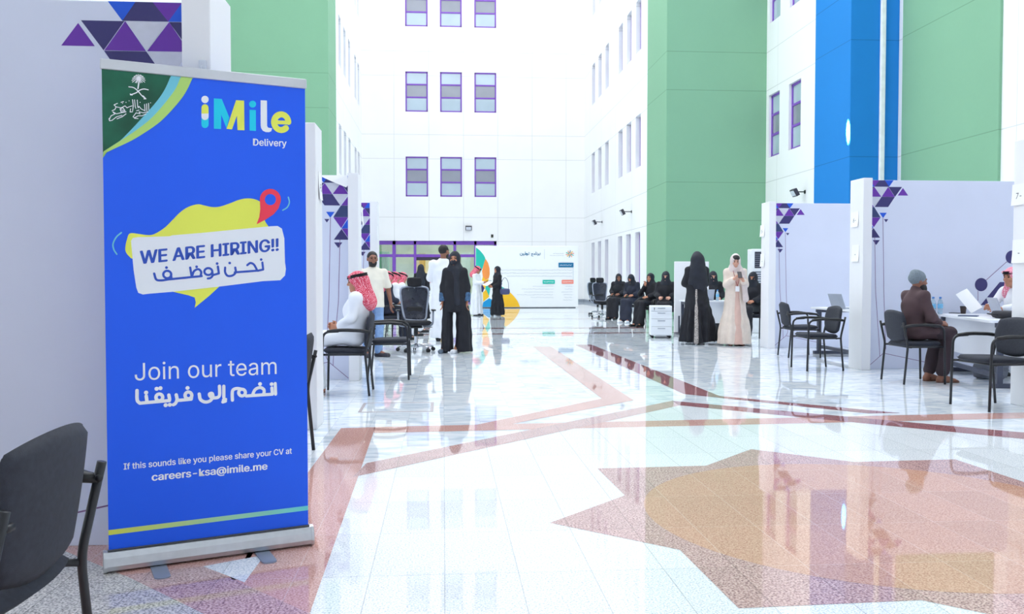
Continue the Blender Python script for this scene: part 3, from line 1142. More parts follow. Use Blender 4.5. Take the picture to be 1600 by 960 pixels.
    sheet_text(sh, 'careers-ksa@imile.me', z5(318, 340), z5(1310, 242), 0.030, INK['white'], Y(1), 0.026, pan)
    decal('stripe', [[(160, 830), (490, 789.5), (490, 796.6), (160, 838)]], STRIPE, 1)
    return root


banner()

# ================================================================== BOOTH PANELS
M_PANEL = mat('white_laminate_panel', (236, 236, 240), 0.42, var=0.02, scale=1.5)
M_PFACE = mat('pale_lavender_laminate', (216, 221, 240), 0.42, var=0.02, scale=1.5)
M_PAPER = mat('white_paper', (244, 245, 247), 0.6, var=0.01)
GS = 0.00175
TRI = [
    ('royal', [(97, 122), (118, 122), (152, 170), (97, 170)]), ('purple', [(118, 122), (190, 122), (152, 170)]),
    ('navy', [(190, 122), (232, 122), (265, 170), (152, 170)]), ('royal', [(232, 122), (300, 122), (265, 170)]),
    ('navy', [(97, 171), (150, 171), (97, 245)]), ('purple', [(150, 171), (205, 245), (101, 245)]), ('grey', [(153, 171), (256, 171), (205, 244)]),
    ('purple', [(258, 171), (310, 245), (208, 245)]), ('navy', [(260, 171), (366, 171), (312, 245)]), ('purple', [(373, 178), (415, 235), (333, 235)]),
    ('purple', [(97, 252), (150, 322), (97, 322)]), ('grey', [(102, 246), (205, 246), (155, 321)]), ('navy', [(207, 246), (311, 246), (260, 322), (155, 322)]),
    ('teal_dark', [(97, 323), (152, 323), (202, 400), (97, 400)]), ('purple', [(103, 401), (202, 401), (150, 474)]), ('royal', [(97, 401), (148, 476), (97, 476)]),
    ('purple', [(97, 477), (146, 477), (97, 550)]), ('navy', [(148, 480), (200, 552), (97, 552)]),
    ('royal', [(193, 365), (250, 365), (222, 405)]), ('navy', [(228, 413), (262, 413), (245, 437)]), ('navy', [(143, 570), (198, 570), (170, 608)]),
]


def booth_panel(side, X, Yf, H, L, label, dots=False, peel=False, post_h=None):
    """partition with an end post; side +1 runs to +x, -1 to -x"""
    root = empty('partition_panel', (X, Yf, 0), 0, label, 'partition')
    PW, PD, RC, TH = 0.12, 0.38, 0.15, 0.07
    bm = bmesh.new()
    a, b = (0, PW) if side > 0 else (-PW, 0)
    box(bm, (a, 0, 0), (b, PD, post_h or H), 0.004, 1)
    obj('end_post', bm, M_PANEL, root)
    bm = bmesh.new()
    a, b = (PW, L) if side > 0 else (-L, -PW)
    box(bm, (a, RC, 0), (b, RC + TH, H - 0.012), 0.003, 1)
    pan = obj('panel', bm, M_PFACE, root)
    cols = ['royal', 'navy', 'purple', 'grey', 'teal_dark']
    bm = bmesh.new()
    for c, pts in TRI:
        pl = [(side * (PW + 0.002 + (u - 97) * GS), H - 0.014 - (v - 122) * GS) for u, v in pts]
        f = flat_poly(bm, pl, RC - 0.0012)
        f.material_index = cols.index(c)
    sheet_obj('triangle_pattern', bm, [INK[c] for c in cols], pan)
    bm = bmesh.new()
    q = lambda u, v: (side * (PW + (u - 97) * GS), H - 0.014 - (v - 122) * GS)
    l1 = [q(222, 405), q(236, 960), q(242, 1320)]
    l2 = [q(160, 552), q(172, 960), q(176, 1250)]
    kx, kz = side * (PW + 0.25), 0.21
    strokes(bm, [[l1[0], l1[1], (kx + side * 0.03, kz + 0.06), (kx, kz)], [l2[0], l2[1], (kx - side * 0.06, kz + 0.12), (kx - side * 0.05, kz - 0.04)], [(side * (PW + 0.02), 0.015), (kx, kz), (side * (PW + 0.95), 0.06)]], 0.007, RC - 0.0012, False)
    sheet_obj('line_pattern', bm, INK['line'], pan)
    if dots:
        Yp = Yf + RC
        bm = bmesh.new()
        L3 = lambda a_, b_: (at(a_, b_, Yp).x - X, at(a_, b_, Yp).z)
        for cx, cy, r in ((1533, 445, 0.088), (1581, 402, 0.088)):
            c = L3(cx, cy)
            flat_poly(bm, [(c[0] + r * math.cos(2 * PI * i / 32), c[1] + r * math.sin(2 * PI * i / 32)) for i in range(32)], RC - 0.0016)
        flat_poly(bm, [L3(1532, 477), L3(1562, 441), L3(1576, 441), L3(1546, 477)], RC - 0.0016)
        sheet_obj('dot_pattern', bm, INK['navy'], pan)
        bm = bmesh.new()
        strokes(bm, [[L3(1533, 445), L3(1581, 402)], [L3(1528, 455), L3(1528, 470)]], 0.008, RC - 0.0012, False)
        sheet_obj('line_pattern', bm, INK['line'], pan)
    if peel:
        bm = bmesh.new()
        w = 0.40
        v = [bm.verts.new(p) for p in ((-PW - 0.36, RC - 0.004, H - 0.01), (-PW - 0.02, RC - 0.003, H - 0.01), (-PW - 0.005, RC - 0.02, H - 0.12), (-PW - 0.03, RC - 0.035, H - 0.155), (-PW - 0.2, RC - 0.03, H - 0.085))]
        bm.faces.new(v)
        r = bmesh.ops.extrude_face_region(bm, geom=bm.faces[:])
        bmesh.ops.translate(bm, vec=(0, -0.003, 0), verts=[x for x in r['geom'] if isinstance(x, bmesh.types.BMVert)])
        obj('peeling_corner', bm, M_PAPER, pan)
    return root


HR, HL = 2.50, 2.42
XR = 5.40
pR5 = booth_panel(1, at(1202, 545, g(1202, 545).y).x - 0.02, g(1202, 545).y, HR, 3.4, 'white booth partition farthest back on the right, behind two empty black chairs')
pR6 = booth_panel(1, g(1346, 579).x, g(1346, 579).y, HR, 3.4, 'white booth partition behind the seated man in the grey beanie', dots=True)
pR7 = booth_panel(1, 5.40, 7.77, HR, 3.4, 'white booth partition cut by the right edge of the photo')
pL1 = booth_panel(-1, -0.995, 3.965, 2.435, 3.2, 'large white booth partition behind the blue banner', post_h=2.48)
pL2 = booth_panel(-1, -1.0, 7.16, HL, 3.2, 'white booth partition end standing right behind the banner edge')
pL3 = booth_panel(-1, -0.985, 10.55, HL, 3.2, 'white booth partition behind the seated man in red headcloth', peel=True)
pL4 = booth_panel(-1, -1.04, 14.35, HL, 3.2, 'farthest white booth partition on the left, behind the cream shirt man')


def paper_sign(p, w, h, text, label, face=-1, group=None):
    """sheet taped to a post's corridor face; p is its centre on the face"""
    root = empty('paper_sign', p, 0, label, 'paper sign', group)
    bm = bmesh.new()
    N = 6
    rows = []
    for i in range(N + 1):
        z = h * (i / N - 0.5)
        d = 0.003 + 0.012 * (1 - i / N) ** 2
        rows.append([bm.verts.new((face * d, s * w / 2, z)) for s in (-1, 1)] + [bm.verts.new((face * (d - 0.002), s * w / 2, z)) for s in (1, -1)])
    for i in range(N):
        for k in range(4):
            bm.faces.new((rows[i][k], rows[i][(k + 1) % 4], rows[i + 1][(k + 1) % 4], rows[i + 1][k]))
    bm.faces.new(rows[0])
    bm.faces.new(rows[-1])
    sheet = obj('sheet', bm, M_PAPER, root)
    chars = [c for c in (text or '') if c != ' ']
    gl = []
    for ch in chars:
        me = text_mesh(ch, h * 0.55)
        co = np.zeros(len(me.vertices) * 3)
        me.vertices.foreach_get('co', co)
        co = co.reshape(-1, 3)
        gl.append((ch, me, co, co[:, 0].max() - co[:, 0].min()))
    tot = sum(q[3] for q in gl) + 0.02 * (len(gl) - 1)
    x = -tot / 2
    for ch, me, co, wd in gl:
        zz = co[:, 1] - h * 0.2
        dd = 0.003 + 0.012 * (1 - (zz / h + 0.5)) ** 2 + 0.0015
        new = np.stack([face * dd, face * (co[:, 0] - co[:, 0].min() + x), zz], 1)
        me.vertices.foreach_set('co', new.ravel())
        me.materials.clear()
        me.update()
        link_mesh('dash' if ch == '-' else 'numeral', me, INK['black'], sheet)
        x += wd + 0.02
    return root


def on_post(px, py, X):
    d = ray(px, py)
    t = X / d.x
    return Vector((X, d.y * t, HC + d.z * t))


for pan, pts, txt, lab in ((pR5, ((1191.5, 361), (1191.5, 407)), '5 -', 'second partition from the right'), (pR6, ((1336, 343), (1337, 396)), '6 -', 'beanie man partition'), (pR7, ((1593, 304), (1593, 393)), '7 -', 'partition at the right photo edge')):
    lab = {'5 -': 'partition behind the two empty chairs', '6 -': 'partition behind the beanie man', '7 -': 'partition at the right photo edge'}[txt]
    X = pan.location.x
    p0 = on_post(*pts[0], X)
    paper_sign(p0, 0.21, 0.20, txt, 'upper numbered paper taped to post of the %s' % lab)
    p1 = on_post(*pts[1], X)
    paper_sign(p1, 0.20, 0.22, '-', 'lower pale paper taped to post of the %s' % lab)
paper_sign(on_post(499.5, 291, -1.0), 0.16, 0.22, '-5', 'numbered paper on the post right behind the banner', 1)
paper_sign(on_post(565.6, 338, -0.985), 0.16, 0.22, None, 'white paper on the post behind the seated headcloth man', 1)
paper_sign(on_post(589.5, 365, -1.04), 0.16, 0.24, None, 'white paper on the post nearest the purple entrance', 1)

# ================================================================== FURNITURE
def pad(bm, w, h, th, curve=0.0, q=0.55, N=14, M=None, taper=0.0, tcurve=0.0):
    """upholstered cushion: x across, z up, y thickness; rounded corners, domed faces"""
    F, B = {}, {}
    for side in (1, -1):
        G = F if side > 0 else B
        for i in range(N + 1):
            for j in range(N + 1):
                s, t = 2 * i / N - 1, 2 * j / N - 1
                x = s * math.sqrt(max(0, 1 - q * t * t / 2))
                z = t * math.sqrt(max(0, 1 - q * s * s / 2))
                m = max(abs(s), abs(t))
                d = th / 2 * math.sqrt(max(0, 1 - m ** 7))
                xx = x * w / 2 * (1 + taper * z)
                p = Vector((xx, side * d + curve * (xx / (w / 2)) ** 2 + tcurve * z * z, z * h / 2))
                if m >= 0.9999 and side < 0:
                    G[i, j] = F[i, j]
                else:
                    G[i, j] = bm.verts.new(M @ p if M is not None else p)
    for G, fl in ((F, False), (B, True)):
        for i in range(N):
            for j in range(N):
                f = [G[i, j], G[i + 1, j], G[i + 1, j + 1], G[i, j + 1]]
                bm.faces.new(f[::-1] if fl else f)


def bend(pts, r=0.06, n=5):
    """round the corners of a polyline"""
    P = [Vector(p) for p in pts]
    out = [P[0]]
    for i in range(1, len(P) - 1):
        a, b = (P[i - 1] - P[i]), (P[i + 1] - P[i])
        k = min(r, a.length * 0.45, b.length * 0.45)
        p0, p1 = P[i] + a.normalized() * k, P[i] + b.normalized() * k
        for j in range(n + 1):
            t = j / n
            out.append(p0 * (1 - t) ** 2 + P[i] * 2 * t * (1 - t) + p1 * t * t)
    out.append(P[-1])
    return out


RX = lambda a: Matrix.Rotation(a, 4, 'X')
RZ = lambda a: Matrix.Rotation(a, 4, 'Z')
T = Matrix.Translation


def make_chair(fab):
    root = empty('visitor_chair', (0, 0, 0))
    bm = bmesh.new()
    pad(bm, 0.50, 0.47, 0.062, 0.004, 0.5, 14, T((0, -0.01, 0.452)) @ RX(PI / 2 - 0.03))
    obj('seat', bm, fab, root, True)
    bm = bmesh.new()
    pad(bm, 0.48, 0.37, 0.045, -0.035, 0.62, 14, T((0, 0.243, 0.655)) @ RX(-0.14), 0.05)
    obj('backrest', bm, fab, root, True)
    for s in (-1, 1):
        x = s * 0.262
        bm = bmesh.new()
        tube(bm, bend([(x, -0.235, 0.004), (x, -0.225, 0.40), (x, -0.215, 0.655), (x, -0.06, 0.662)], 0.085, 7), 0.0125, 10)
        obj('front_leg', bm, M_TUBE, root, True)
        bm = bmesh.new()
        tube(bm, bend([(x, 0.245, 0.004), (x, 0.205, 0.44), (x, 0.265, 0.70)], 0.05), 0.0125, 10)
        tube(bm, [(x, 0.255, 0.655), (s * 0.235, 0.268, 0.66)], 0.010, 8)
        obj('rear_leg', bm, M_TUBE, root, True)
        bm = bmesh.new()
        pp = bend([(x, -0.175, 0.664), (x, -0.02, 0.676), (x, 0.17, 0.668), (x, 0.258, 0.652)], 0.06)
        tube(bm, pp, [0.011] + [0.018] * (len(pp) - 2) + [0.012], 10, True, None, 1.3)
        obj('armrest', bm, M_BLACK_PL, root, True)
    bm = bmesh.new()
    for s in (-1, 1):
        tube(bm, [(s * 0.255, -0.222, 0.425), (s * 0.255, 0.205, 0.425)], 0.011, 8)
    for y in (-0.16, 0.16):
        tube(bm, [(-0.255, y, 0.421), (0.255, y, 0.421)], 0.011, 8)
    obj('seat_frame', bm, M_TUBE, root, True)
    return root


CH = 'black visitor armchairs'
chair0 = make_chair(M_FABRIC)
_used = [False]


def chair(x, y, face, label, cat='chair'):
    """face = direction the sitter looks, degrees from +x"""
    rz = math.radians(face) + PI / 2
    if not _used[0]:
        _used[0] = True
        o = chair0
        o.location = (x, y, 0)
        o.rotation_euler = (0, 0, rz)
        tag(o, label, 'chair', CH)
    else:
        o = copy_thing(chair0, (x, y, 0), rz, label, CH)
    o['category'] = 'chair'
    return o


chair(-1.20, 2.25, 179, 'large black armchair in the left foreground, seen from behind')
chair(-1.15, 6.03, 180, 'black armchair mostly hidden behind the blue banner edge')
chair(-1.00, 9.42, 180, 'black armchair carrying the man in a red checked headcloth')
chair(-0.645, 10.83, 0, 'empty black armchair beside the seated headcloth man, facing the aisle')
chair(5.42, 13.30, -4, 'empty black armchair nearer the line drawn partition, facing right')
chair(4.89, 11.42, 180, 'empty black armchair facing the aisle with its back to a desk')
chair(5.40, 9.93, 0, 'black armchair under the man in the grey beanie')
chair(5.06, 7.90, 186, 'empty black armchair at the right photo edge, nearest of that side')


# ---------------------------------------------------------------- office chairs
M_CHROME = mat('chrome', (206, 208, 214), 0.12, 1.0, 0.03)
M_GREYFR = mat('light_grey_plastic', (158, 166, 184), 0.45)
M_MESH = mat('dark_mesh_fabric', (58, 62, 76), 0.8, alpha=0.82, var=0.12, scale=40)


def make_office_chair():
    root = empty('office_chair', (0, 0, 0))
    bm = bmesh.new()
    lathe(bm, [(0.045, 0.055), (0.05, 0.07), (0.048, 0.115), (0.032, 0.13)], seg=18)
    obj('base_hub', bm, M_CHROME, root, True, 0.7)
    for k in range(5):
        a = 2 * PI * k / 5 + 0.3
        M = RZ(a)
        bm = bmesh.new()
        tube(bm, bend([(0.03, 0, 0.10), (0.16, 0, 0.105), (0.30, 0, 0.075)], 0.06), [0.022, 0.022, 0.021, 0.02, 0.019, 0.018, 0.017, 0.016], 8, True, M, 1.3)
        leg = obj('base_leg', bm, M_CHROME, root, True)
        bm = bmesh.new()
        for s in (-1, 1):
            mm = M @ T((0.305, s * 0.016, 0.031)) @ RX(PI / 2)
            lathe(bm, [(0.022, -0.011), (0.030, -0.008), (0.031, 0.0), (0.030, 0.008), (0.022, 0.011)], seg=14, M=mm)
        tube(bm, [(0.303, 0, 0.03), (0.30, 0, 0.078)], 0.009, 6, True, M)
        obj('caster', bm, M_BLACK_PL, leg, True, 0.6)
    bm = bmesh.new()
    lathe(bm, [(0.030, 0.12), (0.030, 0.26), (0.020, 0.262), (0.020, 0.40)], seg=16)
    obj('gas_lift', bm, M_CHROME, root, True, 0.6)
    bm = bmesh.new()
    lathe(bm, [(0.033, 0.25), (0.036, 0.30), (0.034, 0.385)], seg=16)
    box(bm, (-0.10, -0.13, 0.385), (0.10, 0.16, 0.425), 0.02)
    tube(bm, [(0.09, 0.0, 0.40), (0.27, 0.02, 0.395)], 0.007, 6)
    obj('tilt_mechanism', bm, M_BLACK_PL, root, True, 0.6)
    bm = bmesh.new()
    pad(bm, 0.52, 0.50, 0.085, 0.006, 0.5, 14, T((0, -0.02, 0.465)) @ RX(PI / 2 - 0.02))
    obj('seat', bm, M_FABRIC_B, root, True)
    # back: frame outline tube with mesh
    Mb = T((0, 0.235, 0.78)) @ RX(-0.12)
    out = []
    for x, z in ((-0.165, -0.27), (-0.20, -0.10), (-0.225, 0.10), (-0.23, 0.20), (-0.19, 0.265), (0, 0.285), (0.19, 0.265), (0.23, 0.20), (0.225, 0.10), (0.20, -0.10), (0.165, -0.27), (0, -0.285)):
        out.append((x, 0.0, z))
    loop = spline(out + [out[0]], 5)
    cv = lambda x, z: -0.55 * x * x - 0.25 * max(0, -z - 0.05) ** 2 + 0.03 * math.cos(z * 6)
    bm = bmesh.new()
    tube(bm, [(p.x, cv(p.x, p.z) - 0.0, p.z) for p in loop], 0.016, 8, True, Mb)
    fr = obj('back_frame', bm, M_GREYFR, root, True)
    bm = bmesh.new()
    N = 14
    rows = []
    for j in range(N + 1):
        z = -0.275 + 0.55 * j / N
        xs = [p.x for p in loop if abs(p.z - z) < 0.03]
        hw = max([abs(v) for v in xs] + [0.12])
        hw = min(hw, 0.225)
        row = []
        for i in range(N + 1):
            x = hw * (2 * i / N - 1)
            row.append(bm.verts.new(Mb @ Vector((x, cv(x, z), z))))
        rows.append(row)
    for j in range(N):
        for i in range(N):
            bm.faces.new((rows[j][i], rows[j][i + 1], rows[j + 1][i + 1], rows[j + 1][i]))
    ms = obj('back_mesh', bm, M_MESH, root, True)
    sm = ms.modifiers.new('thickness', 'SOLIDIFY')
    sm.thickness = 0.006
    bm = bmesh.new()
    pad(bm, 0.30, 0.13, 0.03, -0.02, 0.6, 8, Mb @ T((0, 0.03, -0.11)))
    obj('lumbar_support', bm, M_BLACK_PL, root, True)
    bm = bmesh.new()
    tube(bm, bend([(0, 0.10, 0.41), (0, 0.29, 0.42), (0, 0.31, 0.60), (0, 0.30, 0.95), (0, 0.265, 1.10)], 0.08), 0.021, 8, True, None, 1.6)
    obj('back_spine', bm, M_GREYFR, root, True)
    bm = bmesh.new()
    pad(bm, 0.255, 0.165, 0.055, -0.03, 0.5, 12, T((0, 0.255, 1.135)) @ RX(-0.15))
    obj('headrest', bm, M_FABRIC_B, root, True)
    for s in (-1, 1):
        bm = bmesh.new()
        tube(bm, bend([(s * 0.12, 0.02, 0.41), (s * 0.28, 0.03, 0.42), (s * 0.29, 0.03, 0.66)], 0.06), 0.015, 8, True, None, 1.5)
        ap = obj('arm_post', bm, M_GREYFR, root, True)
        bm = bmesh.new()
        pad(bm, 0.075, 0.25, 0.028, 0.0, 0.5, 8, T((s * 0.29, 0.0, 0.675)) @ RX(PI / 2))
        obj('arm_pad', bm, M_BLACK_PL, ap, True)
    return root


oc = make_office_chair()
OC = 'office chairs with headrests'
oc.location = (at(650, 545, 14.75).x, 14.75, 0)
oc.rotation_euler = (0, 0, PI + 0.12 + PI)
tag(oc, 'mesh back office chair with headrest beside the woman in the black mask', 'office chair', OC)


def office_chair(px, Y, rz, label, x=None):
    return copy_thing(oc, (at(px, 470, Y).x if x is None else x, Y, 0), rz, label, OC)


office_chair(941, 27.0, 0.15, 'front office chair of the pair beside the seated black clad women')
office_chair(934, 29.2, 0.6, 'rear office chair of the pair near the far right corner')
office_chair(0, 31.5, 0.1, 'dark office chair before the open entrance, just showing its headrest', at(657, 440, 31.5).x)


# ---------------------------------------------------------------- desks
M_DESK = mat('white_desk_laminate', (232, 234, 240), 0.35, var=0.02, scale=1.0)
M_DKGREY = mat('dark_grey_desk_metal', (64, 68, 84), 0.4)
M_DRAWER = mat('white_cabinet_metal', (230, 234, 240), 0.35, var=0.02, scale=1.0)


def desk(x, y, rz, L, D, label, modesty=True, bar=True):
    """local x = length, local -y = visitor side"""
    root = empty('desk', (x, y, 0), rz, label, 'desk')
    bm = bmesh.new()
    prism(bm, round_poly(L, D, 0.05, 5), 'z', 0.715, 0.742)
    obj('desktop', bm, M_DESK, root)
    for s in (-1, 1):
        bm = bmesh.new()
        xx = s * (L / 2 - 0.07)
        box(bm, (xx - 0.03, -D / 2 + 0.10, 0.03), (xx + 0.03, -D / 2 + 0.16, 0.715), 0.006, 1)
        box(bm, (xx - 0.03, D / 2 - 0.12, 0.03), (xx + 0.03, D / 2 - 0.06, 0.715), 0.006, 1)
        box(bm, (xx - 0.03, -D / 2 + 0.04, 0.0), (xx + 0.03, D / 2 - 0.04, 0.05), 0.006, 1)
        box(bm, (xx - 0.025, -D / 2 + 0.08, 0.66), (xx + 0.025, D / 2 - 0.08, 0.715), 0.004, 1)
        obj('leg_frame', bm, M_DKGREY, root)
    if modesty:
        bm = bmesh.new()
        box(bm, (-L / 2 + 0.11, -D / 2 + 0.12, 0.28), (L / 2 - 0.11, -D / 2 + 0.14, 0.712), 0.003, 1)
        obj('modesty_panel', bm, M_DESK, root)
    if bar:
        bm = bmesh.new()
        box(bm, (-L / 2 + 0.10, -D / 2 + 0.14, 0.09), (L / 2 - 0.10, -D / 2 + 0.19, 0.14), 0.005, 1)
        obj('foot_bar', bm, M_DKGREY, root)
    return root


# desk of the beanie man: visitor edge runs along the aisle
PA, PB = g(1547, 501, 0.742), g(1458, 490, 0.742)
dv = PB - PA
d6_rz = math.atan2(-dv.y, -dv.x)
# local -y must face the aisle (-x): rotate so that local x runs from far to near
d6_rz = math.atan2(PA.y - PB.y, PA.x - PB.x)
ctr = (PA + PB) / 2
nrm = Vector((-math.sin(d6_rz), math.cos(d6_rz), 0))
L6 = dv.length
c6 = ctr + nrm * 0.325
desk6 = desk(c6.x, c6.y, d6_rz, L6, 0.65, 'white desk with dark legs between the beanie man and the headcloth man')
desk5 = desk(6.21, 13.13, -PI / 2, 1.45, 0.8, 'white desk behind the two empty black armchairs', modesty=False)
desk3 = desk(at(1108, 500, 18.15).x, 18.15, 0, 1.12, 0.7, 'white desk between the two standing women')
# drawer unit under that desk
bm = bmesh.new()


def pedestal(x, y, rz, label, n=4, h=0.62):
    root = empty('drawer_pedestal', (x, y, 0), rz, label, 'drawer unit')
    w, d = 0.42, 0.52
    bm = bmesh.new()
    box(bm, (-w / 2, -d / 2 + 0.02, 0.055), (w / 2, d / 2, h), 0.006, 1)
    obj('carcass', bm, M_DRAWER, root)
    hs = [0.17, 0.27, 0.27, 0.29]
    z = h - 0.012
    for k in range(n):
        hh = (h - 0.075) * hs[k]
        bm = bmesh.new()
        box(bm, (-w / 2 + 0.004, -d / 2, z - hh + 0.006), (w / 2 - 0.004, -d / 2 + 0.024, z), 0.004, 1)
        dr = obj('drawer', bm, M_DRAWER, root)
        bm = bmesh.new()
        box(bm, (-0.075, -d / 2 - 0.010, z - 0.040), (0.075, -d / 2 + 0.001, z - 0.026), 0.003, 1)
        obj('handle', bm, mat('grey_handle', (150, 156, 168), 0.4), dr)
        z -= hh
    bm = bmesh.new()
    lathe(bm, [(0.010, 0), (0.010, 0.006), (0.004, 0.02)], (0, 0, 0), 10, T((-w / 2 + 0.07, -d / 2, h - 0.045)) @ RX(PI / 2))
    box(bm, (-w / 2 + 0.066, -d / 2 - 0.012, h - 0.085), (-w / 2 + 0.074, -d / 2 - 0.008, h - 0.05))
    obj('lock_key', bm, M_BLACK_PL, root)
    for sx in (-1, 1):
        for sy in (-1, 1):
            bm = bmesh.new()
            lathe(bm, [(0.016, -0.012), (0.0275, -0.009), (0.0275, 0.009), (0.016, 0.012)], (0, 0, 0), 12, T((sx * 0.17, sy * 0.20, 0.0275)) @ RX(PI / 2))
            box(bm, (sx * 0.17 - 0.006, sy * 0.2 - 0.01, 0.03), (sx * 0.17 + 0.006, sy * 0.2 + 0.01, 0.06))
            obj('caster', bm, M_BLACK_PL, root)
    return root


pc = g(1037, 529)
pedestal(pc.x, pc.y + 0.28, -0.16, 'white four-drawer pedestal on casters left of the woman in the black abaya', h=0.645)

# low white screen behind the abaya
sx0, sx1 = at(1053.5, 450, 18.75).x, at(1107, 450, 18.75).x
root = empty('screen_board', ((sx0 + sx1) / 2, 18.75, 0), 0, 'plain white upright screen behind the woman in the black abaya', 'screen')
bm = bmesh.new()
hw = (sx1 - sx0) / 2
box(bm, (-hw, -0.02, 0.05), (hw, 0.02, 1.555), 0.006, 1)
obj('board', bm, M_PANEL, root)
for s in (-1, 1):
    bm = bmesh.new()
    box(bm, (s * (hw - 0.1) - 0.03, -0.16, 0.0), (s * (hw - 0.1) + 0.03, 0.16, 0.03), 0.004, 1)
    box(bm, (s * (hw - 0.1) - 0.015, -0.035, 0.02), (s * (hw - 0.1) + 0.015, -0.015, 0.4), 0.004, 1)
    obj('stand_foot', bm, M_DKGREY, root)


# ---------------------------------------------------------------- air conditioner
def aircon():
    x = at(1190, 430, 19.3).x
    root = empty('air_conditioner', (x, 19.3, 0), 0, 'tall white floor-standing air conditioner beside the green pier', 'air conditioner')
    bm = bmesh.new()
    box(bm, (-0.27, -0.17, 0.0), (0.27, 0.17, 1.84), 0.02)
    obj('cabinet', bm, mat('white_plastic', (232, 236, 240), 0.4), root)
    bm = bmesh.new()
    box(bm, (-0.22, -0.174, 1.42), (0.22, -0.165, 1.78), 0.004, 1)
    ou = obj('air_outlet', bm, mat('dark_outlet', (48, 52, 68), 0.5), root)
    bm = bmesh.new()
    for k in range(7):
        box(bm, (-0.21, -0.184, 1.45 + k * 0.045), (0.21, -0.172, 1.462 + k * 0.045))
    obj('louvre_slats', bm, mat('grey_slat', (120, 126, 142), 0.5), ou)
    bm = bmesh.new()
    for k in range(9):
        box(bm, (-0.21, -0.178, 0.92 + k * 0.05), (0.21, -0.169, 0.95 + k * 0.05), 0.003, 1)
    obj('intake_grille', bm, mat('grey_grille', (104, 110, 126), 0.5), root)


aircon()


# ---------------------------------------------------------------- small things on the desks
M_PET = mat('clear_water_bottle_plastic', (206, 230, 246), 0.08, trans=0.65, var=0.02)
M_CAP = mat('blue_bottle_cap', (70, 130, 200), 0.4)
M_LABEL = mat('blue_bottle_label', (120, 190, 232), 0.5, var=0.1, scale=40)


def bottle(p, label, group=None):
    root = empty('water_bottle', p, 0, label, 'bottle', group)
    bm = bmesh.new()
    lathe(bm, [(0.022, 0.0), (0.030, 0.004), (0.032, 0.03), (0.030, 0.05), (0.032, 0.07), (0.032, 0.145), (0.026, 0.168), (0.013, 0.188), (0.013, 0.205)], seg=16)
    b = obj('bottle_body', bm, M_PET, root, True)
    bm = bmesh.new()
    lathe(bm, [(0.0326, 0.075), (0.0328, 0.08), (0.0328, 0.125), (0.0326, 0.13)], seg=16)
    obj('wrap_band', bm, M_LABEL, b, True)
    bm = bmesh.new()
    lathe(bm, [(0.0155, 0.198), (0.016, 0.202), (0.016, 0.216), (0.014, 0.22)], seg=16)
    obj('cap', bm, M_CAP, root, True)


def on_desk(px, py, z=0.743):
    p = g(px, py, z)
    return Vector((p.x, p.y, z))


bottle(on_desk(1458, 491), 'left bottle of the two on the beanie man desk', 'bottles on the beanie man desk')
bottle(on_desk(1469, 491), 'right bottle of the two on the beanie man desk', 'bottles on the beanie man desk')
bottle(at(1121, 470, 18.0) * 1.0 + Vector((0, 0, 0.743 - at(1121, 470, 18.0).z)), 'water bottle on the desk between the two standing women')

cp = on_desk(1505, 490.5)
root = empty('coffee_cup', cp, 0, 'dark takeaway coffee cup on the beanie man desk', 'cup')
bm = bmesh.new()
lathe(bm, [(0.027, 0), (0.029, 0.003), (0.038, 0.085)], seg=20)
obj('cup_body', bm, mat('dark_brown_card', (62, 50, 48), 0.6), root, True, 0.8)
bm = bmesh.new()
lathe(bm, [(0.040, 0.083), (0.041, 0.09), (0.037, 0.097), (0.034, 0.099)], seg=20)
obj('lid', bm, M_BLACK_PL, root, True, 0.8)


def slab_thing(name, p, rz, w, d, h, m, label, cat, bev=0.003):
    bm = bmesh.new()
    box(bm, (-w / 2, -d / 2, 0), (w / 2, d / 2, h), bev, 2)
    o = obj(name, bm, m)
    o.location = p
    o.rotation_euler = (0, 0, rz)
    return tag(o, label, cat)


slab_thing('smartphone', on_desk(1493, 490), 0.5, 0.07, 0.145, 0.009, M_BLACK_PL, 'black phone lying left of the dark coffee cup', 'phone')
slab_thing('notebook', on_desk(1513, 494.5), 0.9, 0.15, 0.21, 0.012, mat('blue_grey_cover', (70, 84, 116), 0.5), 'thin dark notebook lying in front of the coffee cup', 'notebook')
# black laptop bag on the near end of the desk
bp_ = on_desk(1553, 498.0)
root = empty('laptop_bag', bp_ + Vector((0.20, 0.04, 0)), d6_rz, 'black soft laptop bag on the near end of the beanie man desk', 'bag')
bm = bmesh.new()
pad(bm, 0.40, 0.30, 0.085, 0.0, 0.4, 12, T((0, 0, 0.0425)) @ RX(PI / 2))
obj('bag_body', bm, mat('black_nylon', (28, 28, 36), 0.7, bump=0.2), root, True)
bm = bmesh.new()
tube(bm, spline([(-0.09, -0.15, 0.04), (-0.08, -0.20, 0.05), (0.08, -0.20, 0.05), (0.09, -0.15, 0.04)], 5), 0.008, 6)
obj('handle', bm, M_BLACK_PL, root, True)


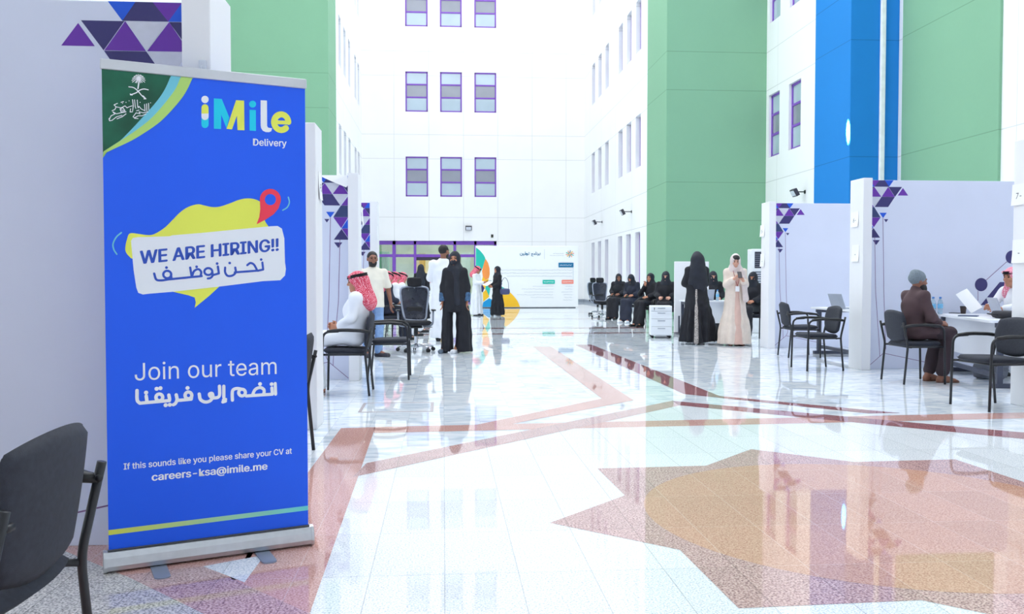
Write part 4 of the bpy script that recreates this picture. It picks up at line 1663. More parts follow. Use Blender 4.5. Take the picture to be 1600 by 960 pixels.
def laptop(p, rz, label, ang=1.92):
    root = empty('laptop', p, rz, label, 'laptop')
    si = mat('silver_laptop_shell', (176, 182, 196), 0.35, 0.4)
    bm = bmesh.new()
    box(bm, (-0.165, -0.115, 0), (0.165, 0.115, 0.016), 0.004, 2)
    ba = obj('base', bm, si, root)
    bm = bmesh.new()
    for r_ in range(5):
        for c_ in range(12):
            box(bm, (-0.14 + c_ * 0.0235, -0.01 + r_ * 0.02, 0.0155), (-0.121 + c_ * 0.0235, 0.006 + r_ * 0.02, 0.018))
    obj('keyboard', bm, M_BLACK_PL, ba)
    bm = bmesh.new()
    M = T((0, 0.115, 0.014)) @ RX(-(ang - PI / 2))
    box(bm, (-0.165, -0.004, 0), (0.165, 0.004, 0.225), 0.003, 2, M)
    li = obj('lid', bm, si, root)
    bm = bmesh.new()
    box(bm, (-0.155, -0.0055, 0.012), (0.155, -0.004, 0.215), 0, 2, M)
    obj('screen', bm, mat('dark_screen', (30, 34, 44), 0.15), li)
    return root


# the laptop is turned towards the seated man at the right: its lid shows to the aisle
laptop((6.72, 10.20, 0.743), d6_rz + PI, 'open silver laptop before the man in the pink headcloth, lid to the aisle')
q = at(1316, 470, 12.95)
laptop((q.x + 0.05, 12.95, 0.743), PI / 2 + 0.2, 'pale open laptop on the desk behind the two empty armchairs')
q = at(1110, 465, 18.1)
laptop((q.x - 0.10, 18.2, 0.743), PI, 'grey laptop with raised lid on the desk between the standing women')

# grey bag on the floor under the desk
gb = g(1532, 592)
root = empty('backpack', (gb.x + 0.14, gb.y + 0.03, 0), 0.2, 'grey backpack lying on the floor under the beanie man desk', 'bag')
bm = bmesh.new()
pad(bm, 0.40, 0.27, 0.19, 0.0, 0.6, 12, T((0, 0, 0.095)) @ RX(PI / 2))
obj('bag_body', bm, mat('grey_canvas', (104, 108, 118), 0.85, bump=0.3), root, True)
bm = bmesh.new()
pad(bm, 0.28, 0.20, 0.06, 0.0, 0.6, 8, T((0.02, -0.10, 0.10)) @ RX(0.5))
obj('front_pocket', bm, mat('grey_canvas', (104, 108, 118), 0.85), root, True)
bm = bmesh.new()
for s in (-1, 1):
    tube(bm, spline([(s * 0.10, 0.10, 0.17), (s * 0.13, 0.02, 0.222), (s * 0.12, -0.10, 0.20)], 5), 0.014, 6, True, None, 1.8)
obj('shoulder_strap', bm, M_FABRIC, root, True)


# ---------------------------------------------------------------- the information board at the far end
def info_board():
    Yb = 36.0
    p0, p1 = at(743, 430, Yb), at(903.5, 430, Yb)
    zt = at(800, 384.5, Yb).z
    zb = 0.03
    root = empty('information_board', ((p0.x + p1.x) / 2, Yb, 0), 0, 'large white information board with coloured curves standing at the far end', 'display board')
    w = (p1.x - p0.x) / 2
    bm = bmesh.new()
    box(bm, (-w, 0, zb), (w, 0.12, zt), 0.01, 1)
    pan = obj('board_panel', bm, mat('white_board_print', (246, 247, 248), 0.45, var=0.01), root)
    bm = bmesh.new()
    box(bm, (-w + 0.1, 0.02, 0), (w - 0.1, 0.10, zb))
    obj('plinth', bm, M_DKGREY, root)
    sh = Sheet((root.location.x, Yb, 0), (1, 0, 0), pan)
    z = lambda u, v: sh.px(730 + u * .125, 370 + v * .125)
    cl = lambda q: (max(-w + 0.01, min(w - 0.01, q[0])), max(zb + 0.01, min(zt - 0.01, q[1])))
    k = [0]

    def shape(pts, ink, name='colour_shape'):
        k[0] += 1
        bm = bmesh.new()
        flat_poly(bm, [cl(z(*q)) for q in pts], -0.002 - 0.0008 * k[0])
        sheet_obj(name, bm, INK[ink], pan)
    # big arc field from the left edge to the base
    c1 = spline([(108, 135), (170, 185), (225, 270), (205, 350), (190, 400)], 5)
    shape([(108, 135)] + [tuple(q) for q in c1] + [(150, 470), (108, 520)], 'teal')
    shape([(228, 275), (262, 330), (280, 400), (282, 470), (270, 520), (230, 540), (195, 500), (185, 430), (205, 350)], 'orange')
    shape([(195, 500), (230, 540), (270, 525), (250, 600), (215, 660), (190, 640), (180, 560)], 'amber')
    shape([(180, 590), (215, 640), (195, 700), (170, 680)], 'navy')
    shape([(225, 640), (250, 590), (290, 640), (270, 760), (235, 720)], 'teal')
    shape([(195, 700), (235, 660), (275, 750), (200, 815)], 'amber')
    shape([(200, 820), (275, 770), (330, 800), (330, 895), (190, 895)], 'sky')
    shape([tuple(q) for q in spline([(330, 620), (400, 618), (480, 655), (560, 720), (625, 800), (660, 880), (664, 900)], 5)] + [(330, 900)], 'amber')
    shape([(430, 625), (480, 652), (470, 670), (440, 668)], 'teal')
    # heading, logo, coloured captions and text lines
    def rows(name, lines, wd, ink):
        k[0] += 1
        bm = bmesh.new()
        strokes(bm, [[z(*p) for p in ln] for ln in lines], wd, -0.002 - 0.0008 * k[0])
        sheet_obj(name, bm, INK[ink], pan)
    ci = lambda cx, cy, r: [(cx + r * math.cos(math.radians(a)), cy + r * math.sin(math.radians(a))) for a in range(0, 361, 40)]
    # "barnamij tawteen" in Arabic, right to left
    head = [[(912, 205), (912, 222), (896, 224)], [(904, 236)], [(890, 212), (892, 228), (880, 238)], [(896, 224), (884, 226)], [(874, 210), (874, 224), (862, 224)], [(872, 200)], [(858, 190), (858, 224), (872, 224)],
            ci(842, 219, 6), [(850, 224), (826, 224)], [(800, 214), (822, 212), (806, 226), (804, 240), (824, 244)], [(812, 228)],
            [(772, 208), (772, 224), (758, 224)], [(768, 199), (776, 199)], ci(748, 217, 7), [(755, 220), (752, 232), (742, 236)], [(726, 190), (726, 224)], [(728, 222), (735, 210), (746, 212), (744, 224), (700, 224)], [(706, 212), (706, 224)], [(702, 234), (710, 234)],
            [(690, 210), (692, 224), (706, 224)], [(688, 212), (690, 232), (676, 238), (662, 230), (660, 214)], [(674, 208)]]
    rows('heading_lettering', head, 0.020, 'deep_teal')
    rows('divider', [[(966, 160), (966, 280)]], 0.008, 'text_grey')
    for a in range(10):
        t = 2 * PI * a / 10 + 0.2
        rows('logo_ray', [[(1283 + 14 * math.cos(t), 217 + 12 * math.sin(t)), (1283 + 50 * math.cos(t + 0.25), 217 + 42 * math.sin(t + 0.25))]], 0.026, ('teal', 'orange', 'deep_teal', 'amber', 'coral')[a % 5])
    rnd = random.Random(3)

    def textline(x0, x1, y, size):
        out = []
        x = x0
        while x < x1:
            wl = rnd.uniform(14, 34)
            e = min(x + wl, x1)
            n = max(2, int((e - x) / 7))
            out.append([(x + (e - x) * i / n, y + rnd.uniform(-size, size)) for i in range(n + 1)])
            x = e + 6
        return out
    rows('small_lettering', textline(1075, 1205, 212, 4), 0.010, 'text_grey')
    rows('small_lettering', textline(1035, 1205, 236, 3), 0.008, 'text_grey')

    def caption(x0, y0, x1, y1, ink, cw):
        k[0] += 1
        bm = bmesh.new()
        a, b = z(x0, y1), z(x1, y0)
        pts = [((a[0] + b[0]) / 2 + q[0], (a[1] + b[1]) / 2 + q[1]) for q in round_poly(b[0] - a[0], b[1] - a[1], 0.02, 3)]
        flat_poly(bm, pts, -0.002 - 0.0008 * k[0])
        sheet_obj('caption_block', bm, INK[ink], pan)
        rows('caption_lettering', textline(x0 + cw, x1 - cw, (y0 + y1) / 2, 5), 0.014, 'white')
    caption(1140, 326, 1328, 384, 'deep_teal', 20)
    caption(942, 541, 1095, 590, 'teal', 16)
    caption(1180, 541, 1328, 590, 'coral', 16)
    for y, x0 in ((418, 390), (456, 400), (494, 495)):
        rows('text_line', textline(x0, 1312, y, 5), 0.011, 'text_grey')
    rows('rule', [[(1324, 384), (1324, 540)]], 0.006, 'deep_teal')
    for i, (y, x0) in enumerate(((622, 820), (656, 680), (692, 715), (726, 620), (760, 795))):
        rows('list_line', textline(x0, 1075, y, 4) + [[(1092, y)]], 0.009, 'text_grey')
    for i, (y, x0) in enumerate(((622, 1225), (656, 1220), (692, 1175), (726, 1200), (760, 1215), (792, 1200))):
        rows('list_line', textline(x0, 1312, y, 4) + [[(1326, y)]], 0.009, 'text_grey')


info_board()


# ---------------------------------------------------------------- wall lamps and sensor
def flood(p, rz, label, out=0.28):
    """small black floodlight on a bracket; local -y points away from the wall"""
    root = empty('wall_floodlight', p, rz, label, 'wall lamp')
    bm = bmesh.new()
    box(bm, (-0.05, -0.02, -0.05), (0.05, 0.0, 0.05), 0.005, 1)
    box(bm, (-0.02, -out, -0.015), (0.02, -0.01, 0.015), 0.003, 1)
    obj('bracket', bm, M_BLACK_PL, root)
    bm = bmesh.new()
    M = T((0, -out, -0.02)) @ RX(0.5)
    box(bm, (-0.16, -0.06, -0.11), (0.16, 0.05, 0.11), 0.015, 2, M)
    hd = obj('lamp_head', bm, mat('dark_grey_lamp_body', (56, 56, 66), 0.45), root)
    bm = bmesh.new()
    box(bm, (-0.125, -0.066, -0.08), (0.125, -0.058, 0.08), 0.004, 1, M)
    obj('lens', bm, mat('pale_lens', (226, 230, 240), 0.2), hd)


pw = at(732, 356, YB)
flood((pw.x, YB, pw.z), 0, 'square floodlight on the white end wall above the purple entrance', 0.12)
for px_, py_, lb in ((941, 347, 'black floodlight on the far right white wall, farther of two'), (987, 331, 'black floodlight on the far right white wall, nearer of two')):
    d = ray(px_, py_)
    t = XBR / d.x
    flood((XBR, d.y * t, HC + d.z * t), -PI / 2, lb, 0.35)
d = ray(1258, 300)
t = XM / d.x
flood((XM, d.y * t, HC + d.z * t), -PI / 2, 'black floodlight on the white wall left of the blue pier', 0.30)
ps = at(769, 369, YB)
root = empty('wall_sensor', (ps.x, YB, ps.z), 0, 'tiny dark sensor on the end wall right of the entrance top', 'sensor')
bm = bmesh.new()
box(bm, (-0.06, -0.03, -0.08), (0.06, 0, 0.08), 0.01)
obj('housing', bm, mat('olive_plastic', (84, 84, 70), 0.5), root)
bm = bmesh.new()
ball(bm, (0, -0.04, 0.02), 0.045, 12)
obj('dome', bm, M_BLACK_PL, root, True)
# small door stop like knob on the nearest left post
kp = at(317, 107, 3.964)
bm = bmesh.new()
box(bm, (-0.016, -0.012, -0.035), (0.016, 0, 0.035), 0.004, 2)
lathe(bm, [(0.008, 0), (0.008, 0.008), (0.005, 0.010)], (0, 0, 0), 10, T((0, -0.012, 0)) @ RX(PI / 2))
o = obj('wall_hook', bm, mat('white_hook', (214, 218, 228), 0.4))
o.location = (kp.x, 3.964, kp.z)
tag(o, 'small white hook on the post just above the banner top', 'hook')

# ---------------------------------------------------------------- cover plate in the floor
c4 = [g(*q) for q in ((557, 645), (676, 645), (679, 629), (571, 629))]
x0, x1 = (c4[0].x + c4[3].x) / 2, (c4[1].x + c4[2].x) / 2
y0, y1 = c4[0].y, c4[2].y
root = empty('floor_hatch', ((x0 + x1) / 2, (y0 + y1) / 2, 0.0), 0, 'rectangular stone floor hatch with thin metal frame in front of the empty armchair', 'floor hatch')
hx, hy = (x1 - x0) / 2, (y1 - y0) / 2
bm = bmesh.new()
for lo, hi in (((-hx, -hy), (hx, -hy + 0.03)), ((-hx, hy - 0.03), (hx, hy)), ((-hx, -hy + 0.03), (-hx + 0.03, hy - 0.03)), ((hx - 0.03, -hy + 0.03), (hx, hy - 0.03))):
    box(bm, (*lo, 0.0), (*hi, 0.002))
obj('frame', bm, mat('dull_brass_frame', (188, 176, 176), 0.25, 0.3), root)
bm = bmesh.new()
box(bm, (-hx + 0.03, -hy + 0.03, 0.0), (hx - 0.03, hy - 0.03, 0.0015))
obj('lid', bm, M_MARBLE, root)
# ================================================================== PEOPLE
# bodies and clothes are grown as smooth distance fields and skinned to one continuous surface each
class Field:
    def __init__(self, vox):
        self.v = vox
        self.p = []

    def cap(self, a, b, ra, rb=None, k=0.02, op='u'):
        self.p.append(('c', np.array(a, float), np.array(b, float), ra, ra if rb is None else rb, k, op))

    def ell(self, c, r, R=None, k=0.02, op='u'):
        self.p.append(('e', np.array(c, float), np.array(r, float), None if R is None else np.array(R, float), None, k, op))

    def ring(self, secs, fold=None, k=0.02, op='u'):
        """stack of elliptical sections (z, cx, cy, rx, ry); fold=(count, amplitude, phase, z_top)"""
        self.p.append(('r', np.array(sorted(secs), float), fold, None, None, k, op))

    def chain(self, pts, rs, k=0.02):
        for i in range(len(pts) - 1):
            self.cap(pts[i], pts[i + 1], rs[i], rs[i + 1], k)

    def below(self, z):
        self.p.append(('h', float(z), None, None, None, 0.0, 's'))

    def bounds(self, q):
        t = q[0]
        if t == 'c':
            r = max(q[3], q[4])
            return np.minimum(q[1], q[2]) - r, np.maximum(q[1], q[2]) + r
        if t == 'e':
            r = np.full(3, q[2].max()) if q[3] is not None else q[2]
            return q[1] - r, q[1] + r
        if t == 'r':
            s = q[1]
            f = 1 + (q[2][1] if q[2] else 0)
            return (np.array([(s[:, 1] - s[:, 3] * f).min(), (s[:, 2] - s[:, 4] * f).min(), s[0, 0]]),
                    np.array([(s[:, 1] + s[:, 3] * f).max(), (s[:, 2] + s[:, 4] * f).max(), s[-1, 0]]))

    def mesh(self, name, scale=1.0):
        v = self.v
        bs = [self.bounds(q) for q in self.p if q[6] == 'u']
        lo = np.min([b[0] for b in bs], 0) - 3 * v
        hi = np.max([b[1] for b in bs], 0) + 3 * v
        n = np.ceil((hi - lo) / v).astype(int) + 1
        ax = [lo[i] + v * np.arange(n[i]) for i in range(3)]
        D = np.full(n, 0.5, np.float32)
        for q in self.p:
            k = max(q[5], 1e-6)
            if q[0] == 'h':
                zz = ax[2][None, None, :]
                D = np.maximum(D, (q[1] - zz).astype(np.float32))
                continue
            b0, b1 = self.bounds(q)
            m = k + 3 * v
            i0 = np.clip(np.floor((b0 - m - lo) / v).astype(int), 0, n)
            i1 = np.clip(np.ceil((b1 + m - lo) / v).astype(int) + 1, 0, n)
            if np.any(i1 <= i0):
                continue
            sl = tuple(slice(i0[i], i1[i]) for i in range(3))
            x = ax[0][sl[0]][:, None, None]
            y = ax[1][sl[1]][None, :, None]
            z = ax[2][sl[2]][None, None, :]
            if q[0] == 'c':
                a, b = q[1], q[2]
                ab = b - a
                L = float(ab @ ab) or 1e-9
                t = np.clip(((x - a[0]) * ab[0] + (y - a[1]) * ab[1] + (z - a[2]) * ab[2]) / L, 0, 1)
                d = np.sqrt((x - a[0] - t * ab[0]) ** 2 + (y - a[1] - t * ab[1]) ** 2 + (z - a[2] - t * ab[2]) ** 2) - (q[3] + (q[4] - q[3]) * t)
            elif q[0] == 'e':
                c, r = q[1], q[2]
                dx, dy, dz = x - c[0], y - c[1], z - c[2]
                if q[3] is not None:
                    R = q[3]
                    dx, dy, dz = (R[0, 0] * dx + R[1, 0] * dy + R[2, 0] * dz, R[0, 1] * dx + R[1, 1] * dy + R[2, 1] * dz, R[0, 2] * dx + R[1, 2] * dy + R[2, 2] * dz)
                k0 = np.sqrt((dx / r[0]) ** 2 + (dy / r[1]) ** 2 + (dz / r[2]) ** 2)
                k1 = np.sqrt((dx / r[0] ** 2) ** 2 + (dy / r[1] ** 2) ** 2 + (dz / r[2] ** 2) ** 2) + 1e-9
                d = k0 * (k0 - 1) / k1
            else:
                s, fold = q[1], q[2]
                zz = ax[2][sl[2]]
                ip = lambda j: np.interp(zz, s[:, 0], s[:, j])[None, None, :]
                cx, cy, rx, ry = ip(1), ip(2), ip(3), ip(4)
                ex, ey = (x - cx) / rx, (y - cy) / ry
                rr = np.sqrt(ex ** 2 + ey ** 2)
                f = 1.0
                if fold:
                    th = np.arctan2(ey, ex)
                    ramp = np.clip((fold[3] - z) / 0.5, 0, 1)
                    f = 1 + fold[1] * ramp * (0.6 * np.sin(fold[0] * th + fold[2]) + 0.4 * np.sin((fold[0] * 2 - 3) * th + 2.1 * fold[2]))
                d = (rr / f - 1) * np.minimum(rx, ry)
                d = np.maximum(d, np.maximum(s[0, 0] - z, z - s[-1, 0]))
            d = d.astype(np.float32)
            A = D[sl]
            if q[6] == 'u':
                h = np.maximum(k - np.abs(A - d), 0) / k
                D[sl] = np.minimum(A, d) - h * h * k * 0.25
            else:
                h = np.maximum(k - np.abs(A + d), 0) / k
                D[sl] = np.maximum(A, -d) + h * h * k * 0.25
        return nets(D, lo, v, name, scale)


def nets(D, lo, v, name, scale):
    S = D < 0
    c = [S[i:D.shape[0] - 1 + i, j:D.shape[1] - 1 + j, k:D.shape[2] - 1 + k] for i in (0, 1) for j in (0, 1) for k in (0, 1)]
    sm = np.zeros(c[0].shape, np.int8)
    for q in c:
        sm += q
    act = np.argwhere((sm > 0) & (sm < 8))
    idx = np.full(sm.shape, -1, np.int64)
    idx[act[:, 0], act[:, 1], act[:, 2]] = np.arange(len(act))
    acc = np.zeros((len(act), 3))
    cnt = np.zeros(len(act))
    offs = [(0, 0, 0), (1, 0, 0), (0, 1, 0), (1, 1, 0), (0, 0, 1), (1, 0, 1), (0, 1, 1), (1, 1, 1)]
    val = [D[act[:, 0] + o[0], act[:, 1] + o[1], act[:, 2] + o[2]].astype(float) for o in offs]
    for a in range(8):
        for b in range(a + 1, 8):
            if sum(abs(offs[a][i] - offs[b][i]) for i in range(3)) != 1:
                continue
            m = (val[a] < 0) != (val[b] < 0)
            t = np.where(m, val[a] / np.where(m, val[a] - val[b], 1), 0)
            oa, ob = np.array(offs[a]), np.array(offs[b])
            acc += np.where(m[:, None], oa + t[:, None] * (ob - oa), 0)
            cnt += m
    P = (act + acc / cnt[:, None]) * v + lo
    F = []
    for axis in range(3):
        o1, o2 = [(1, 2), (2, 0), (0, 1)][axis]
        sl0 = [slice(None)] * 3
        sl1 = [slice(None)] * 3
        sl0[axis] = slice(0, -1)
        sl1[axis] = slice(1, None)
        s0, s1 = S[tuple(sl0)], S[tuple(sl1)]
        e = np.argwhere(s0 != s1)
        e = e[(e[:, o1] > 0) & (e[:, o2] > 0) & (e[:, o1] < D.shape[o1] - 1) & (e[:, o2] < D.shape[o2] - 1)]
        fl = s0[e[:, 0], e[:, 1], e[:, 2]]
        q = []
        for d1, d2 in ((1, 1), (0, 1), (0, 0), (1, 0)):
            w = e.copy()
            w[:, o1] -= d1
            w[:, o2] -= d2
            q.append(idx[w[:, 0], w[:, 1], w[:, 2]])
        q = np.stack(q, 1)
        q[~fl] = q[~fl][:, ::-1]
        F.append(q)
    F = np.concatenate(F)
    F = F[(F >= 0).all(1)]
    # two light smoothing passes take the voxel steps out
    for _ in range(2):
        s = np.zeros_like(P)
        n = np.zeros(len(P))
        for a in range(4):
            for b in ((a + 1) % 4, (a + 3) % 4):
                np.add.at(s, F[:, a], P[F[:, b]])
                np.add.at(n, F[:, a], 1)
        P = P * 0.5 + 0.5 * s / np.maximum(n, 1)[:, None]
    P = P * scale
    me = bpy.data.meshes.new(name)
    me.vertices.add(len(P))
    me.vertices.foreach_set('co', P.astype(np.float32).ravel())
    me.loops.add(len(F) * 4)
    me.loops.foreach_set('vertex_index', F.astype(np.int32).ravel())
    me.polygons.add(len(F))
    me.polygons.foreach_set('loop_start', np.arange(0, len(F) * 4, 4, dtype=np.int32))
    me.polygons.foreach_set('loop_total', np.full(len(F), 4, np.int32))
    me.polygons.foreach_set('use_smooth', np.ones(len(F), bool))
    me.update(calc_edges=True)
    return me


SKIN = mat('skin_tan', (186, 128, 100), 0.5, var=0.08, scale=9)
SKIN_D = mat('skin_brown', (142, 94, 74), 0.5, var=0.08, scale=9)
SKIN_L = mat('skin_light', (212, 160, 138), 0.5, var=0.07, scale=9)
W_CLOTH = mat('white_cotton', (236, 238, 244), 0.8, var=0.03, scale=8)
K_CLOTH = mat('black_crepe', (22, 23, 32), 0.8, var=0.2, scale=7)
K_SCARF = mat('black_chiffon', (30, 34, 46), 0.75, var=0.2, scale=9)
B_CLOTH = mat('navy_black_cloth', (34, 38, 56), 0.8, var=0.2, scale=8)
HAIR = mat('black_hair', (24, 20, 22), 0.6, var=0.3, scale=60)
GHUTRA = checked('red_white_check_cloth', (208, 30, 70), (250, 190, 204), 84)
GHUTRA_P = checked('pink_white_check_cloth', (226, 104, 136), (250, 224, 230), 84)
EYE = mat('dark_eye', (30, 22, 20), 0.2)
SHOE_K = mat('black_shoe_leather', (26, 26, 30), 0.4)
SHOE_W = mat('white_trainer', (232, 234, 240), 0.5)
SHOE_B = mat('brown_sandal_leather', (106, 66, 48), 0.5)


def V3(*a):
    return Vector(a)


def stand_joints(w=0.18, stance=0.09):
    J = dict(pelvis=V3(0, 0, 0.93), chest=V3(0, 0.005, 1.25), neck=V3(0, 0.015, 1.44), head=V3(0, 0.0, 1.575))
    for s, n in ((-1, 'R'), (1, 'L')):
        J['hip' + n] = V3(s * 0.085, 0, 0.90)
        J['knee' + n] = V3(s * stance, -0.015, 0.49)
        J['ank' + n] = V3(s * stance, 0.02, 0.085)
        J['toe' + n] = V3(s * (stance + 0.025), -0.15, 0.03)
        J['sho' + n] = V3(s * w, 0.01, 1.365)
        J['elb' + n] = V3(s * (w + 0.055), 0.03, 1.11)
        J['wri' + n] = V3(s * (w + 0.06), -0.03, 0.87)
    return J


def sit_joints(w=0.18, lean=0.0, knee_x=0.12, foot_y=-0.40, H=1.66):
    zs = 0.499 * 1.70 / H                  # seat height in the 1.70 m frame
    u = zs + 0.118 - 0.57
    J = dict(pelvis=V3(0, 0.045, 0.57 + u), chest=V3(0, 0.055, 0.88 + u), neck=V3(0, 0.065, 1.075 + u), head=V3(0, 0.045, 1.21 + u))
    for s, n in ((-1, 'R'), (1, 'L')):
        J['hip' + n] = V3(s * 0.09, 0.03, zs + 0.102)
        J['knee' + n] = V3(s * knee_x, -0.36 * 1.66 / H, zs + 0.085)
        J['ank' + n] = V3(s * knee_x, foot_y, 0.085)
        J['toe' + n] = V3(s * (knee_x + 0.02), foot_y - 0.17, 0.03)
        J['sho' + n] = V3(s * w, 0.06, 1.02 + u)
        J['elb' + n] = V3(s * (w + 0.06), 0.0, 0.79 + u)
        J['wri' + n] = V3(s * (w - 0.05), -0.20, 0.71 + u)
    if lean:
        p = J['pelvis']
        M = T(p) @ RX(lean) @ T(-p)
        for q in ('chest', 'neck', 'head', 'shoR', 'shoL', 'elbR', 'elbL'):
            J[q] = M @ J[q]
    return J


def hand(f, wr, d, thumb, s=1.0, curl=0.35):
    """palm, four unequal bent fingers and a thumb from the side of the palm"""
    d = Vector(d).normalized()
    t = Vector(thumb)
    t = (t - d * t.dot(d)).normalized()
    n = d.cross(t).normalized()          # palm normal, fingers curl towards it
    if hand.flip:
        n = -n
    w = Vector(wr)
    off = (0.031, 0.0105, -0.0105, -0.030)
    ln = (0.072, 0.080, 0.074, 0.058)
    for o, L, kk in zip(off, ln, (0.083, 0.088, 0.084, 0.077)):
        kn = w + d * kk + t * o
        f.cap(w + t * o * 0.45, kn, 0.016, 0.0125, 0.014)
        a, p = curl * 0.8, kn
        for fr in (0.45, 0.31, 0.24):
            dd = (d * math.cos(a) + n * math.sin(a) + t * o * 2.2).normalized()
            q = p + dd * L * fr
            f.cap(p, q, 0.0088, 0.0076, 0.002)
            p = q
            a += curl
    b0 = w + d * 0.022 + t * 0.022
    b1 = b0 + (d * 0.55 + t * 0.7 + n * 0.35).normalized() * 0.045
    b2 = b1 + (d * 0.9 + t * 0.2 + n * 0.4).normalized() * 0.034
    f.cap(b0, b1, 0.013, 0.0108, 0.01)
    f.cap(b1, b2, 0.0105, 0.0085, 0.003)


hand.flip = False


def head_matrix(J, yaw, pitch, roll=0.0):
    return T(J['head']) @ T((0, 0.03, -0.10)) @ Matrix.Rotation(yaw, 4, 'Z') @ RX(pitch) @ Matrix.Rotation(roll, 4, 'Y') @ T((0, -0.03, 0.10))


def hp(HM, *c):
    return HM @ Vector(c)


def body_mesh(J, HM, hands, foot=True, vox=0.007, broad=1.0):
    f = Field(vox)
    R3 = np.array(HM.to_3x3())
    e = lambda c, r, k=0.02, op='u': f.ell(hp(HM, *c), r, R3, k, op)
    # trunk
    f.ell(J['pelvis'], (0.135 * broad, 0.085, 0.085), None, 0.04)
    f.cap(J['pelvis'], J['chest'], 0.085, 0.092, 0.05)
    f.ell(J['chest'], (0.135 * broad, 0.082, 0.145), None, 0.05)
    f.cap(J['shoR'], J['shoL'], 0.042, 0.042, 0.04)
    f.cap(J['chest'].lerp(J['neck'], 0.6), hp(HM, 0, 0.02, -0.06), 0.058, 0.052, 0.04)
    for n in 'RL':
        f.chain([J['sho' + n], J['elb' + n], J['wri' + n]], [0.044, 0.040, 0.027], 0.03)
        f.chain([J['hip' + n], J['knee' + n], J['ank' + n]], [0.072, 0.054, 0.040], 0.03)
        if foot:
            fw = (J['toe' + n] - J['ank' + n])
            fw.z = 0
            fw.normalize()
            heel = J['ank' + n] - fw * 0.035
            heel.z = J['ank' + n].z - 0.048
            f.cap(J['ank' + n], heel, 0.036, 0.034, 0.02)
            f.cap(heel, J['toe' + n], 0.034, 0.024, 0.03)
            f.cap(J['ank' + n], J['toe' + n].lerp(J['ank' + n], 0.35), 0.033, 0.026, 0.03)
            for o in (-0.03, -0.015, 0.0, 0.015, 0.03):
                lat = Vector((-fw.y, fw.x, 0))
                f.cap(J['toe' + n] + lat * o * 0.9 - fw * 0.02, J['toe' + n] + lat * o + fw * (0.03 - abs(o) * 0.3), 0.012, 0.009, 0.006)
    # head
    e((0, 0.012, 0.028), (0.077, 0.097, 0.090), 0.02)
    e((0, -0.018, -0.030), (0.063, 0.073, 0.085), 0.03)
    e((0, -0.040, -0.080), (0.042, 0.044, 0.036), 0.03)
    f.cap(hp(HM, -0.035, -0.078, 0.028), hp(HM, 0.035, -0.078, 0.028), 0.015, 0.015, 0.02)
    for s in (-1, 1):
        e((s * 0.030, -0.094, 0.008), (0.016, 0.014, 0.011), 0.014, 's')
        e((s * 0.040, -0.066, -0.025), (0.022, 0.022, 0.022), 0.02)
        e((s * 0.080, 0.012, -0.004), (0.010, 0.020, 0.032), 0.008)
    f.cap(hp(HM, 0, -0.088, 0.018), hp(HM, 0, -0.108, -0.022), 0.009, 0.013, 0.010)
    f.cap(hp(HM, -0.013, -0.094, -0.026), hp(HM, 0.013, -0.094, -0.026), 0.010, 0.010, 0.006)
    f.cap(hp(HM, -0.020, -0.086, -0.056), hp(HM, 0.020, -0.086, -0.056), 0.0075, 0.0075, 0.006)
    f.cap(hp(HM, -0.017, -0.085, -0.066), hp(HM, 0.017, -0.085, -0.066), 0.008, 0.008, 0.005)
    e((0, -0.073, -0.098), (0.020, 0.018, 0.016), 0.015)
    for n, hd in zip('RL', hands):
        if hd:
            hand.flip = hd[3] if len(hd) > 3 else (n == 'R')
            hand(f, J['wri' + n], hd[0], hd[1], 1.0, hd[2])
    return f


